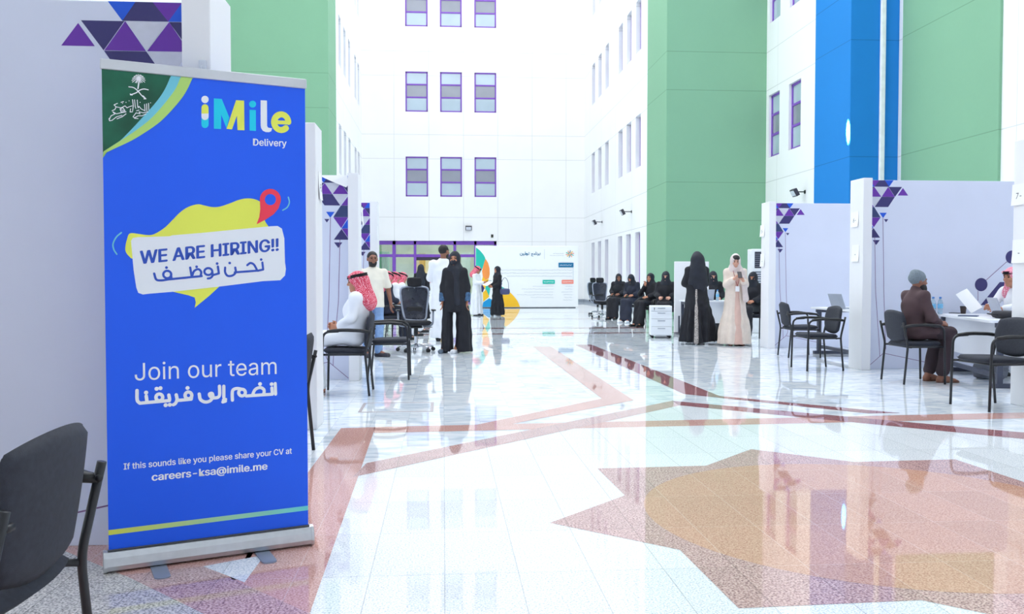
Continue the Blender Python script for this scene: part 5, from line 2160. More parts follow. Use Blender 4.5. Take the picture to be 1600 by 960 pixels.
def robe_field(J, sit, hem=0.04, flare=(0.25, 0.20), sleeve=0.06, folds=(9, 0.13, 0.4), loose=1.0, vox=0.011, short=0.05, split=None, cx=0.0, tail=None, arms=True, arm_r=0.063):
    f = Field(vox)
    L = loose
    if not sit:
        secs = [(hem, cx, 0.01, flare[0], flare[1]), (0.35, cx * 0.5, 0.01, flare[0] * 0.92, flare[1] * 0.92), (0.62, 0, 0.01, 0.215 * L, 0.175 * L), (0.90, 0, 0.0, 0.195 * L, 0.148 * L),
                (1.08, 0, 0.0, 0.175 * L, 0.132 * L), (1.24, 0, 0.0, 0.182 * L, 0.132 * L), (1.345, 0, 0.008, 0.158, 0.105), (1.405, 0, 0.012, 0.108, 0.085), (1.455, 0, 0.012, 0.068, 0.066)]
        secs = [q for q in secs if q[0] == hem or q[0] > hem + 0.06]
        f.ring(secs, (folds[0], folds[1], folds[2], 1.0), 0.03)
        f.cap(J['shoR'], J['shoL'], 0.054, 0.054, 0.05)
        if tail:
            f.cap((0, 0.05, 0.75), tail, 0.15, 0.06, 0.12)
            f.below(hem)
    else:
        f.ell(J['pelvis'], (0.175 * L, 0.135, 0.11), None, 0.03)
        f.cap(J['pelvis'], J['chest'], 0.138 * L, 0.142 * L, 0.06)
        f.ell(J['chest'], (0.180 * L, 0.130, 0.18), None, 0.06)
        f.cap(J['shoR'], J['shoL'], 0.070, 0.070, 0.05)
        f.cap(J['chest'].lerp(J['neck'], 0.5), J['neck'], 0.09, 0.062, 0.05)
        kl, kr = J['kneeL'], J['kneeR']
        for n in 'RL':
            f.cap(J['hip' + n], J['knee' + n], 0.094 * L, 0.078 * L, 0.03)
            a = J['ank' + n].copy()
            a.z = hem + 0.06
            f.cap(J['knee' + n], a, 0.078 * L, 0.088 * L, 0.04)
        m0, m1 = (J['hipL'] + J['hipR']) / 2, (kl + kr) / 2
        m0.z += 0.035
        f.cap(m0, m1, 0.085, 0.062 * L, 0.04)
        am = (J['ankL'] + J['ankR']) / 2
        am.z = hem + 0.07
        f.cap(m1, am, 0.055 * L, 0.06 * L, 0.06)
    if arms:
        for n in 'RL':
            w = J['wri' + n] + (J['elb' + n] - J['wri' + n]).normalized() * short
            f.chain([J['sho' + n], J['elb' + n], w], [arm_r, arm_r * 0.92 * (0.6 + 0.4 * sleeve / 0.06), sleeve], 0.04)
    return f


def wrinkle(me, amp, sc, seed=0):
    """cloth creases: push vertices along z-stretched waves"""
    n = len(me.vertices)
    co = np.zeros(n * 3)
    no = np.zeros(n * 3)
    me.vertices.foreach_get('co', co)
    me.vertices.foreach_get('normal', no)
    co, no = co.reshape(-1, 3), no.reshape(-1, 3)
    ph = seed * 1.7
    w = np.sin(co[:, 0] * 19 * sc + 7 * np.sin(co[:, 2] * 3 + ph) + ph) * np.sin(co[:, 1] * 17 * sc + 5 * np.sin(co[:, 2] * 4 + ph * 2)) + 0.6 * np.sin(co[:, 2] * 26 * sc + 6 * np.sin(co[:, 0] * 9 + ph))
    co += no * (w * amp)[:, None]
    me.vertices.foreach_set('co', co.ravel())
    me.update()


class Person:
    def __init__(self, loc, face, H, label, J, head=(0, 0, 0), hands=(None, None), skin=SKIN, group=None, vox=0.007, broad=1.0, feet=True, eyes=True):
        self.s = H / 1.70
        self.J = J
        self.sit = J['pelvis'].z < 0.75
        self.HM = head_matrix(J, *head)
        self.root = empty('person', loc, math.radians(face) + PI / 2, label, 'person', group)
        f = body_mesh(J, self.HM, hands, feet, vox, broad)
        self.add('body', f, skin)
        if eyes:
            for s in (-1, 1):
                bm = bmesh.new()
                ball(bm, hp(self.HM, s * 0.030, -0.0815, 0.008) * self.s, 0.0098 * self.s, 8)
                obj('eye', bm, EYE, self.root, True)
                bm = bmesh.new()
                tube(bm, [hp(self.HM, s * x, y, z) * self.s for x, y, z in ((0.014, -0.094, 0.028), (0.030, -0.096, 0.033), (0.046, -0.086, 0.029))], 0.0042 * self.s, 6)
                obj('eyebrow', bm, EYE, self.root, True)

    def add(self, name, f, m, wr=0.0, seed=0, sc=1.0, parent=None):
        me = f.mesh(name, self.s)
        if wr:
            wrinkle(me, wr, sc, seed)
        if self.sit and not parent and name not in ('body', 'shoe', 'sandal'):
            # cloth lies flat where it rests on the seat cushion
            n = len(me.vertices)
            co = np.zeros(n * 3)
            me.vertices.foreach_get('co', co)
            co = co.reshape(-1, 3)
            rest = (np.abs(co[:, 0]) < 0.27) & (co[:, 1] > -0.262) & (co[:, 1] < 0.26) & (co[:, 2] < 0.4935) & (co[:, 2] > 0.40)
            co[rest, 2] = 0.4935 + (co[rest, 2] - 0.4935) * 0.01
            me.vertices.foreach_set('co', co.ravel())
            me.update()
        return link_mesh(name, me, m, parent or self.root)

    def field(self, v=0.010):
        return Field(v)

    def robe(self, m, name='robe', wr=0.006, seed=1, **kw):
        return self.add(name, robe_field(self.J, self.sit, **kw), m, wr, seed)

    def hijab(self, m, kind='face', cape=0.16, drop=0.24, name='headscarf', long_back=None, front_tail=False, seed=0):
        HM, J = self.HM, self.J
        R3 = np.array(HM.to_3x3())
        f = Field(0.008)
        f.ell(hp(HM, 0, 0.016, 0.008), (0.097, 0.118, 0.128), R3, 0.02)
        f.cap(hp(HM, 0, 0.0, -0.07), J['neck'] + Vector((0, -0.005, -0.01)), 0.082, 0.088, 0.05)
        c = J['neck']
        ch = J['chest'] - J['neck']
        ch.normalize()
        f.cap(c + ch * 0.03, c + ch * drop, 0.10, 0.115, 0.06)
        for s, n in ((-1, 'R'), (1, 'L')):
            f.cap(c + ch * 0.02, c.lerp(J['sho' + n], 0.75) + ch * 0.03, 0.085, 0.068, 0.06)
        if long_back:
            for q in long_back:
                f.cap(hp(HM, 0, 0.05, -0.04), q[0], 0.075, q[1], 0.09)
        if front_tail:
            f.cap(c + Vector((0.03, -0.10, -0.05)), c + Vector((0.05, -0.135, -0.60)), 0.055, 0.05, 0.03)
        if kind == 'face':
            f.ell(hp(HM, 0, -0.125, -0.022), (0.060, 0.074, 0.090), R3, 0.012, 's')
        elif kind == 'slit':
            f.ell(hp(HM, 0, -0.125, 0.012), (0.064, 0.060, 0.022), R3, 0.008, 's')
        return self.add(name, f, m, 0.0025, seed + 3, 1.3)

    def ghutra(self, m, agal=True, back=0.30, seed=0, sides=0.22, swing=0.0):
        HM, J = self.HM, self.J
        R3 = np.array(HM.to_3x3())
        f = Field(0.008)
        f.ell(hp(HM, 0, 0.014, 0.030), (0.094, 0.116, 0.105), R3, 0.02)
        f.cap(hp(HM, 0, 0.065, 0.0), hp(HM, swing, 0.115, -back), 0.088, 0.105, 0.05)
        for s in (-1, 1):
            f.cap(hp(HM, s * 0.075, 0.015, 0.03), hp(HM, s * 0.105, 0.035, -sides), 0.030, 0.045, 0.04)
            f.cap(hp(HM, s * 0.10, 0.04, -sides * 0.9), hp(HM, s * 0.09, 0.10, -back), 0.06, 0.06, 0.06)
        f.ell(hp(HM, 0, -0.150, -0.050), (0.078, 0.125, 0.115), R3, 0.012, 's')
        f.cap(hp(HM, -0.07, -0.075, 0.072), hp(HM, 0.07, -0.075, 0.072), 0.016, 0.016, 0.02)
        o = self.add('headcloth', f, m, 0.0022, seed, 1.5)
        if agal:
            bm = bmesh.new()
            for dz, k in ((0.064, 1.0), (0.083, 0.97)):
                pts = []
                for i in range(29):
                    t = 2 * PI * i / 28
                    pts.append(hp(HM, 0.094 * k * math.cos(t), 0.014 + 0.116 * k * math.sin(t), dz + 0.012 * math.sin(t)) * self.s)
                tube(bm, pts, 0.0105 * self.s, 8)
            obj('head_cord', bm, mat('black_wool_cord', (20, 18, 22), 0.8), self.root, True)
        return o

    def hair(self, m=HAIR, beard=True, long_=False):
        HM = self.HM
        R3 = np.array(HM.to_3x3())
        f = Field(0.007)
        f.ell(hp(HM, 0, 0.020, 0.036), (0.083, 0.101, 0.092), R3, 0.01)
        f.ell(hp(HM, 0, -0.115, -0.018), (0.075, 0.085, 0.082), R3, 0.012, 's')
        f.ell(hp(HM, 0, 0.0, -0.12), (0.13, 0.14, 0.085), R3, 0.012, 's')
        for s in (-1, 1):
            f.ell(hp(HM, s * 0.088, 0.008, -0.008), (0.022, 0.026, 0.036), R3, 0.006, 's')
        self.add('hair', f, m, 0.001, 2, 3.0)
        if beard:
            f = Field(0.006)
            f.ell(hp(HM, 0, -0.022, -0.062), (0.068, 0.074, 0.072), R3, 0.01)
            f.ell(hp(HM, 0, -0.038, -0.088), (0.047, 0.052, 0.040), R3, 0.02)
            f.ell(hp(HM, 0, -0.085, 0.005), (0.062, 0.070, 0.050), R3, 0.01, 's')
            f.ell(hp(HM, 0, 0.075, -0.05), (0.12, 0.065, 0.12), R3, 0.01, 's')
            f.ell(hp(HM, 0, -0.098, -0.060), (0.022, 0.02, 0.009), R3, 0.004, 's')
            self.add('beard', f, m, 0.001, 3, 3.0)

    def shoes(self, m, sandal=False, only='RL'):
        for n in only:
            J = self.J
            fw = J['toe' + n] - J['ank' + n]
            fw.z = 0
            fw.normalize()
            lat = Vector((-fw.y, fw.x, 0))
            heel = J['ank' + n] - fw * 0.04
            heel.z = 0.03 + max(0.0, J['ank' + n].z - 0.085)
            toe = J['toe' + n] + fw * 0.012
            f = Field(0.007)
            if sandal:
                hz = heel.copy()
                tz = toe.copy()
                hz.z -= 0.026
                tz.z -= 0.024
                f.cap(hz, hz.lerp(tz, 0.4), 0.036, 0.034, 0.02)
                f.cap(hz.lerp(tz, 0.4), tz, 0.034, 0.045, 0.02)
                f2 = Field(0.006)
                z0 = heel.z
                f.below(-0.0)
                f.p.append(('c', hz.lerp(tz, 0.0) + Vector((0, 0, 0.075)), tz + Vector((0, 0, 0.075)), 0.062, 0.060, 0.004, 's'))
                f.p = [q if q[0] == 'h' else tuple(np.array(x) if isinstance(x, Vector) else x for x in q) for q in f.p]
                o = self.add('sandal', f, m)
                bm = bmesh.new()
                for fr, hh, ww in ((0.72, 0.034, 0.046), (0.22, 0.055, 0.044)):
                    c = hz.lerp(tz, fr)
                    tube(bm, [(c + lat * (ww * math.cos(a)) + Vector((0, 0, 0.012 + hh * math.sin(a)))) * self.s for a in [PI * i / 10 for i in range(11)]], 0.007 * self.s, 6, True, None, 2.0)
                obj('strap', bm, m, o, True)
            else:
                f.cap(heel, toe, 0.043, 0.040, 0.02)
                f.cap(J['ank' + n] - Vector((0, 0, 0.03)), heel.lerp(toe, 0.45), 0.044, 0.036, 0.03)
                f.below(0.0)
                self.add('shoe', f, m)


IN = lambda s: (s * -1.0, 0, 0)
DOWN = (0, -0.1, -1)
HANG = ((DOWN, (0, -1, 0), 0.30, False), (DOWN, (0, -1, 0), 0.30, True))


# ---- woman in black with a black face mask, walking up the hall
p0 = g(711, 551.5)
J = stand_joints(0.145, 0.14)
J['ankR'], J['toeR'] = V3(-0.175, 0.0, 0.085), V3(-0.225, -0.15, 0.03)
J['ankL'], J['toeL'] = V3(0.03, 0.0, 0.085), V3(-0.015, -0.17, 0.03)
p = Person(p0, 262, 1.63, 'woman standing in open black coat, wide black trousers and black face mask', J, (-0.12, 0.02, 0), HANG, SKIN)
f = robe_field(J, False, hem=0.68, flare=(0.205, 0.155), sleeve=0.058, folds=(7, 0.08, 0.3), loose=1.0, short=0.07)
p.add('coat', f, K_CLOTH, 0.005, 4)
for n, s, r0, r1, cx in (('R', -1, 0.085, 0.105, -0.135), ('L', 1, 0.115, 0.140, 0.150)):
    f = Field(0.010)
    f.ring([(0.025, cx, 0.0, r1, 0.15), (0.3, cx, 0.0, r1 * 0.9, 0.13), (0.62, cx * 0.95, 0, r0 * 1.05, 0.115), (0.95, s * 0.085, 0.0, 0.105, 0.12)], (6, 0.09, s, 0.9), 0.02)
    p.add('trouser_leg', f, K_CLOTH, 0.004, 5 + s)
p.hijab(K_SCARF, 'face', drop=0.16, front_tail=True)
R3 = np.array(p.HM.to_3x3())
f = Field(0.006)
f.ell(hp(p.HM, 0, -0.028, -0.052), (0.068, 0.080, 0.062), R3)
f.ell(hp(p.HM, 0, -0.095, -0.050), (0.024, 0.026, 0.034), R3, 0.03)
f.ell(hp(p.HM, 0, 0.07, -0.05), (0.14, 0.09, 0.14), R3, 0.01, 's')
p.add('face_mask', f, mat('black_face_mask', (24, 28, 42), 0.7))
for n in 'RL':
    a = J['wri' + n] + (J['elb' + n] - J['wri' + n]) * 0.05
    b = J['wri' + n] + (J['elb' + n] - J['wri' + n]) * 0.46
    f = Field(0.008)
    f.cap(a, b, 0.060, 0.064)
    f.cap(a + (a - b) * 0.35, a - (a - b) * 0.05, 0.05, 0.05, 0.004, 's')
    p.add('patterned_cuff', f, mat('blue_patterned_cuff', (58, 92, 128), 0.7, var=0.5, scale=45))
p.shoes(SHOE_W, only='L')
p.shoes(mat('slate_shoe', (92, 108, 124), 0.5), only='R')

# ---- man in a white thobe, back to the camera
J = stand_joints(0.19, 0.09)
for s, n in ((-1, 'R'), (1, 'L')):
    J['elb' + n] = V3(s * 0.25, -0.02, 1.10)
    J['wri' + n] = V3(s * 0.07, -0.22, 1.08)
p = Person(g(693, 533), 82, 1.84, 'tall bareheaded man in a white robe standing with his back turned', J, (-0.55, 0.0, 0), (((0.8, -0.4, 0.1), (0, 0, 1), 0.4), ((-0.8, -0.4, 0.1), (0, 0, 1), 0.4)), SKIN_D)
p.robe(W_CLOTH, 'thobe', flare=(0.235, 0.19), folds=(8, 0.06, 1.0), sleeve=0.05, loose=1.0, hem=0.06)
p.hair()
p.shoes(SHOE_K)

# ---- man with pink headcloth behind him
J = stand_joints(0.18)
p = Person((at(677, 480, 31.0).x, 31.0, 0), 20, 1.58, 'distant man in a white robe and pink headcloth left of the tall bareheaded man', J, (0, 0.1, 0), HANG, SKIN, vox=0.009)
p.robe(W_CLOTH, 'thobe', flare=(0.24, 0.2), vox=0.014)
p.ghutra(GHUTRA_P, True, 0.36)
p.shoes(SHOE_K)

# ---- man with red headcloth reading his phone before the board
J = stand_joints(0.18)
J['elbR'], J['wriR'] = V3(-0.22, -0.04, 1.12), V3(-0.07, -0.28, 1.12)
J['elbL'], J['wriL'] = V3(0.22, -0.04, 1.12), V3(0.06, -0.28, 1.10)
x5 = at(745, 494, 28.8).x
p = Person((x5, 28.8, 0), -25, 1.60, 'man in a white robe and red headcloth looking down before the board', J, (0, 0.42, 0), (((0.3, -1, 0.2), (0, 0, 1), 0.5), ((-0.3, -1, 0.2), (0, 0, 1), 0.5)), SKIN, vox=0.008)
p.robe(W_CLOTH, 'thobe', flare=(0.235, 0.2), vox=0.013)
p.ghutra(GHUTRA, True, 0.22)
p.shoes(SHOE_K)
s_ = p.s
M5 = T(p.root.location) @ RZ(p.root.rotation_euler.z)
q5 = M5 @ (V3(0.0, -0.455, 1.185) * s_)
slab_thing('smartphone', q5, p.root.rotation_euler.z, 0.075, 0.15, 0.012, M_BLACK_PL, 'dark phone held by the man in the red headcloth before the board', 'phone')

# ---- woman in black facing him
J = stand_joints(0.16)
J['elbR'], J['wriR'] = V3(-0.20, 0.0, 1.10), V3(-0.06, -0.24, 1.05)
J['elbL'], J['wriL'] = V3(0.20, 0.0, 1.10), V3(0.06, -0.22, 1.00)
x6 = at(777, 494, 28.4).x
p = Person((x6, 28.4, 0), 205, 1.58, 'woman in a long black robe standing before the board yellow curve', J, (0.1, 0.05, 0), (((0.4, -1, 0), (0, 0, 1), 0.5), ((-0.4, -1, 0), (0, 0, 1), 0.5)), SKIN, vox=0.008)
p.robe(K_CLOTH, 'abaya', flare=(0.27, 0.24), vox=0.013, folds=(11, 0.08, 0.5))
p.hijab(K_SCARF, 'face', drop=0.26)
p.shoes(SHOE_W)
M6 = T(p.root.location) @ RZ(p.root.rotation_euler.z)
hb = M6 @ V3(0.32, 0.10, 0.78)
root = empty('handbag', hb, p.root.rotation_euler.z + 1.2, 'slate blue handbag at the hip of the woman before the yellow curve', 'bag')
bm = bmesh.new()
pad(bm, 0.32, 0.20, 0.10, 0.0, 0.5, 8, T((0, 0, 0.0)))
obj('bag_body', bm, mat('slate_blue_leather', (66, 72, 112), 0.5), root, True)
bm = bmesh.new()
tube(bm, spline([(-0.12, 0, 0.07), (-0.10, 0.0, 0.30), (0.0, 0.0, 0.44), (0.10, 0.0, 0.30), (0.12, 0, 0.07)], 6), 0.008, 6)
obj('strap', bm, mat('slate_blue_leather', (66, 72, 112), 0.5), root, True)
ppq = ((M5 @ V3(0, -0.45, 1.02)) + (M6 @ V3(0, -0.34, 0.98))) / 2
bm = bmesh.new()
box(bm, (-0.15, -0.10, -0.001), (0.15, 0.10, 0.001), 0, 1, RX(0.3))
o = obj('paper_sheet', bm, M_PAPER)
o.location = M6 @ V3(0.0, -0.36, 1.02)
o.rotation_euler = (0.2, 0.1, p.root.rotation_euler.z)
tag(o, 'white sheet of paper held by the woman before the yellow curve', 'paper')

# ---- woman in black glimpsed before the entrance
J = stand_joints(0.16)
p = Person((at(658, 460, 26.0).x, 26.0, 0), 80, 1.60, 'black veiled woman standing before the open entrance, behind the office chair', J, (0, 0, 0), HANG, SKIN, vox=0.009, eyes=False)
p.robe(K_CLOTH, 'abaya', flare=(0.27, 0.24), vox=0.014)
p.hijab(K_SCARF, 'slit', drop=0.26, long_back=[((0, 0.10, 1.12), 0.15)])
p.shoes(SHOE_K)

# ---- man in the cream T-shirt
J = stand_joints(0.19, 0.10)
J['elbL'] = V3(0.265, 0.03, 1.11)
J['wriL'] = V3(0.285, -0.05, 0.86)
J['toeL'] = V3(0.20, -0.12, 0.03)
p = Person((at(583, 556, 13.75).x, 13.75, 0), 292, 1.61, 'bearded man in a cream T-shirt and jeans standing by a partition post', J, (-0.12, 0, 0), HANG, SKIN_D)
f = Field(0.010)
f.ring([(0.80, 0, 0.0, 0.19, 0.135), (0.95, 0, 0, 0.185, 0.135), (1.1, 0, 0, 0.178, 0.13), (1.25, 0, 0, 0.19, 0.13), (1.36, 0, 0.008, 0.175, 0.10), (1.42, 0, 0.012, 0.11, 0.08), (1.45, 0, 0.012, 0.07, 0.066)], None, 0.03)
f.cap(J['shoR'], J['shoL'], 0.052, 0.052, 0.05)
for n in 'RL':
    f.cap(J['sho' + n], J['sho' + n].lerp(J['elb' + n], 0.86), 0.058, 0.068, 0.03)
    a = J['sho' + n].lerp(J['elb' + n], 1.0)
    f.cap(a, a + (J['elb' + n] - J['sho' + n]) * 0.2, 0.053, 0.055, 0.004, 's')
p.add('t_shirt', f, mat('cream_jersey', (234, 228, 214), 0.85, var=0.04), 0.003, 3)
f = Field(0.010)
for n, s in (('R', -1), ('L', 1)):
    f.chain([J['hip' + n] + V3(0, 0, 0.06), J['knee' + n], J['ank' + n] + V3(0, 0, 0.01)], [0.092, 0.076, 0.062], 0.03)
f.ell(J['pelvis'], (0.150, 0.105, 0.10), None, 0.03)
p.add('jeans', f, mat('pale_blue_denim', (132, 162, 204), 0.85, var=0.12, scale=20), 0.003, 6)
p.hair()
p.shoes(mat('dark_trainer', (52, 50, 58), 0.5))

# ---- seated man with the red checked headcloth
J = sit_joints(0.185, -0.07, 0.10, -0.38, 1.49)
for n in 'RL':
    J['knee' + n].y -= 0.035
J['elbR'], J['elbL'] = V3(-0.205, 0.03, 0.90), V3(0.205, 0.03, 0.90)
J['wriR'], J['wriL'] = V3(-0.045, -0.145, 0.80), V3(0.045, -0.14, 0.785)
p = Person((-0.97, 9.42, 0), 180, 1.49, 'seated man in a white robe and red checked headcloth, hands clasped', J, (0.0, 0.10, 0), (((0.35, -1, 0.1), (0.2, 0, 1), 0.55), ((-0.35, -1, 0.1), (-0.2, 0, 1), 0.55)), SKIN, vox=0.0062)
p.robe(W_CLOTH, 'thobe', loose=0.98, sleeve=0.048, wr=0.008, seed=2, short=0.06)
p.ghutra(GHUTRA, True, 0.25, 1, 0.18)
p.shoes(SHOE_B, True)
f = Field(0.006)

# ---- three seated men with headcloths further along the left side
for k, (px_, Y, lab, cl, wh) in enumerate(((603, 17.4, 'seated man in red headcloth and dark jacket behind the empty armchair', B_CLOTH, 1),
                                          (614.5, 18.6, 'seated man in red headcloth and white robe, middle one of the left row', W_CLOTH, 2),
                                          (626, 19.9, 'seated man in red headcloth and white robe, farthest of the left row', W_CLOTH, 3))):
    x = at(px_, 450, Y).x
    J = sit_joints(0.185, 0.12, 0.12, -0.42, 1.62)
    p = Person((x, Y, 0), (25, 20, 15)[k], 1.62, lab, J, (0.2, 0.25, 0), (((0.1, -1, -0.2), (1, 0, 0.4), 0.4), ((-0.1, -1, -0.2), (-1, 0, 0.4), 0.4)), SKIN, vox=0.008)
    p.robe(cl, 'robe', vox=0.013, seed=k)
    p.ghutra(GHUTRA, True, 0.26, k)
    p.shoes(SHOE_K)
    chair(x, Y, (25, 20, 15)[k], ('black armchair under the man in the dark jacket, left side', 'black armchair under the middle man of the left row', 'black armchair under the farthest man of the left row')[k])

# ---- woman in a black abaya seen from behind
J = stand_joints(0.165, 0.09)
J['elbR'], J['wriR'] = V3(-0.21, -0.06, 1.12), V3(-0.08, -0.24, 1.10)
J['elbL'], J['wriL'] = V3(0.21, -0.06, 1.12), V3(0.08, -0.24, 1.10)
p = Person(g(1088, 538), 98, 1.68, 'woman in a long black robe with pale embroidered strip, seen from behind', J, (-0.1, 0.05, 0), (((0.8, -0.4, 0.1), (0, 0, 1), 0.4), ((-0.8, -0.4, 0.1), (0, 0, 1), 0.4)), SKIN, eyes=False)
p.robe(K_CLOTH, 'abaya', flare=(0.31, 0.26), folds=(10, 0.15, 0.8), loose=1.05, sleeve=0.07, hem=0.05, tail=(-0.44, 0.02, 0.07))
p.hijab(K_SCARF, 'face', drop=0.2, long_back=[((0.15, 0.07, 1.15), 0.05), ((-0.15, 0.07, 1.11), 0.05), ((0.05, 0.10, 1.06), 0.06), ((-0.06, 0.10, 1.02), 0.06)])
f = Field(0.009)
f.chain([(0.07, 0.145, 1.00), (0.095, 0.205, 0.62), (0.10, 0.225, 0.35), (0.11, 0.245, 0.06)], [0.018, 0.028, 0.036, 0.046], 0.02)
p.add('embroidered_strip', f, mat('pale_embroidery', (168, 160, 156), 0.7, var=0.75, scale=55), 0.002, 1)
p.shoes(SHOE_W)

# ---- woman in a cream robe with her phone
J = stand_joints(0.155, 0.08)
J['elbR'], J['wriR'] = V3(-0.178, -0.05, 1.12), V3(-0.075, -0.265, 1.235)
J['elbL'], J['wriL'] = V3(0.178, -0.05, 1.12), V3(0.085, -0.265, 1.20)
p = Person(g(1148, 540), 264, 1.64, 'woman in a cream robe and pale headscarf looking at her phone', J, (-0.08, 0.30, 0), (((0.45, -0.55, 0.7), (0.6, 0.3, 0.6), 0.45), ((-0.40, -0.55, 0.7), (-0.6, 0.3, 0.6), 0.45)), SKIN_L, vox=0.0062)
M_CREAM = mat('cream_crepe', (226, 210, 198), 0.8, var=0.06, scale=10)
M_ROSEC = mat('dusty_rose_crepe', (214, 178, 166), 0.8, var=0.05, scale=10)
p.robe(M_CREAM, 'open_robe', flare=(0.30, 0.24), folds=(9, 0.09, 0.2), loose=0.96, sleeve=0.060, arm_r=0.058, hem=0.03, short=0.06, wr=0.004)
f = Field(0.009)
f.ring([(0.03, 0.02, -0.075, 0.125, 0.185), (0.5, 0.02, -0.05, 0.09, 0.155), (0.9, 0.01, -0.03, 0.065, 0.135), (1.12, 0, -0.02, 0.055, 0.125), (1.3, 0, -0.01, 0.05, 0.122)], (5, 0.05, 1, 0.9), 0.02)
p.add('inner_dress', f, M_ROSEC, 0.003, 2)
p.hijab(mat('pale_beige_chiffon', (214, 200, 198), 0.8, var=0.06, scale=10), 'face', drop=0.14)
f = Field(0.008)
f.chain([(0.10, -0.11, 1.36), (0.135, -0.155, 1.10), (0.155, -0.175, 0.86)], [0.05, 0.05, 0.055], 0.03)
p.add('scarf_tail', f, mat('pale_beige_chiffon', (214, 200, 198), 0.8), 0.003, 1)
R3 = np.array(p.HM.to_3x3())
f = Field(0.006)
f.ell(hp(p.HM, 0, 0.0, 0.048), (0.079, 0.098, 0.080), R3)
f.ell(hp(p.HM, 0, -0.12, -0.035), (0.062, 0.09, 0.095), R3, 0.01, 's')
f.ell(hp(p.HM, 0, 0.08, -0.03), (0.2, 0.10, 0.2), R3, 0.01, 's')
p.add('hair', f, HAIR)
bm = bmesh.new()
sc_ = p.s
for s in (-1, 1):
    tube(bm, [V3(s * 0.06, -0.10, 1.38) * sc_, V3(s * 0.03, -0.168, 1.2) * sc_, V3(0.002, -0.172, 1.09) * sc_], 0.0045, 6)
la = obj('lanyard', bm, mat('red_lanyard', (150, 50, 60), 0.7), p.root, True)
bm = bmesh.new()
box(bm, (-0.035, -0.181, 0.965), (0.035, -0.177, 1.06), 0.003, 1)
obj('id_card', bm, M_PAPER, la)
p.shoes(SHOE_B)
Mx = T(p.root.location) @ RZ(p.root.rotation_euler.z)
bm = bmesh.new()
box(bm, (-0.037, -0.005, -0.075), (0.037, 0.005, 0.075), 0.004, 2)
o = obj('smartphone', bm, mat('dark_phone_case', (48, 40, 48), 0.4))
o.matrix_world = Mx @ T(V3(0.0, -0.372, 1.305) * sc_) @ RX(-0.75)
tag(o, 'dark phone in the hands of the woman in cream', 'phone')

# ---- row of seated women in black on the right
SIT_HANDS = (((0.2, -1, -0.1), (0.8, 0, 0.5), 0.4), ((-0.2, -1, -0.1), (-0.8, 0, 0.5), 0.4))
ROW = 'women in black seated in a row on the right'
row = ((966, 25.8, 235, 'face', 'seated woman in black, leftmost of the waiting row, beside the office chairs', 0.5, 0.0, SKIN_D),
       (989, 24.1, 228, 'slit', 'seated woman in black with veiled face bending over her phone', 0.1, 0.35, SKIN),
       (1016, 22.0, 212, 'face', 'seated woman in black with hand raised to her mouth', 0.25, 0.05, SKIN),
       (1040, 20.7, 250, 'slit', 'black veiled woman seated behind the white drawer pedestal', 0.0, 0.0, SKIN_L),
       (1063, 21.5, 258, 'slit', 'black veiled woman half hidden by the white screen edge', 0.0, 0.0, SKIN_L),
       (1114, 20.0, 262, 'slit', 'black veiled woman seated behind the desk between two standing women', 0.0, 0.05, SKIN_L),
       (1176, 17.6, 225, 'slit', 'woman in black seated beside the post left of the line drawn partition', 0.2, 0.05, SKIN))
chl = ('black armchair under the leftmost woman of the waiting row', 'black armchair under the veiled woman bending over her phone', 'black armchair under the woman with raised hand',
       'black armchair of the woman behind the drawer pedestal', 'black armchair of the woman half hidden by the screen', 'black armchair of the woman behind the desk', 'black armchair of the woman seated beside the partition post')
for k, (px_, Y, fc, kind, lab, yaw, pit, sk) in enumerate(row):
    x = at(px_, 460, Y).x
    Hs = 1.60 if k not in (3, 5) else 1.66
    J = sit_joints(0.165, 0.08 if k != 1 else 0.22, 0.10, -0.42, Hs)
    hs = SIT_HANDS
    if k == 2:
        J['elbR'], J['wriR'] = V3(-0.19, -0.19, 0.86), V3(-0.03, -0.165, 1.07)
        hs = (((0.1, 0.1, 1), (1, 0, 0), 0.7), SIT_HANDS[1])
    p = Person((x, Y, 0), fc, Hs, lab, J, (yaw, pit, 0), hs, sk, vox=0.0075)
    p.robe((K_CLOTH, B_CLOTH, K_CLOTH)[k % 3], 'abaya', vox=0.012, loose=1.04, seed=k, wr=0.006, sleeve=0.062)
    p.hijab(K_SCARF, kind, drop=0.2, seed=k)
    p.shoes(SHOE_W if k == 1 else SHOE_K)
    chair(x, Y, fc, chl[k])

# ---- seated man with the grey beanie
J = sit_joints(0.19, 0.10, 0.11, -0.12, 1.50)
J['ankR'], J['toeR'] = V3(-0.10, -0.31, 0.085), V3(-0.12, -0.48, 0.03)
J['ankL'], J['toeL'] = V3(0.09, -0.24, 0.09), V3(0.10, -0.41, 0.032)
J['elbR'], J['wriR'] = V3(-0.235, -0.06, 0.84), V3(-0.12, -0.27, 0.775)
J['elbL'], J['wriL'] = V3(0.235, -0.06, 0.84), V3(0.12, -0.28, 0.78)
M_BROWN = mat('dark_brown_cotton', (78, 58, 62), 0.85, var=0.08, scale=12)
p = Person((5.43, 9.93, 0), 4, 1.50, 'seated man in brown tunic and grey knitted beanie, facing the desk', J, (-0.1, 0.05, 0), (((0.2, -1, -0.1), (0.6, 0, 0.8), 0.4), ((-0.2, -1, -0.1), (-0.6, 0, 0.8), 0.4)), SKIN_D, vox=0.0062)
f = Field(0.010)
f.ell(J['pelvis'], (0.175, 0.135, 0.11), None, 0.03)
f.cap(J['pelvis'], J['chest'], 0.138, 0.142, 0.05)
f.ell(J['chest'], (0.188, 0.135, 0.18), None, 0.06)
f.cap(J['shoR'], J['shoL'], 0.072, 0.072, 0.05)
f.cap(J['chest'].lerp(J['neck'], 0.5), J['neck'] + V3(0, 0, 0.02), 0.09, 0.066, 0.05)
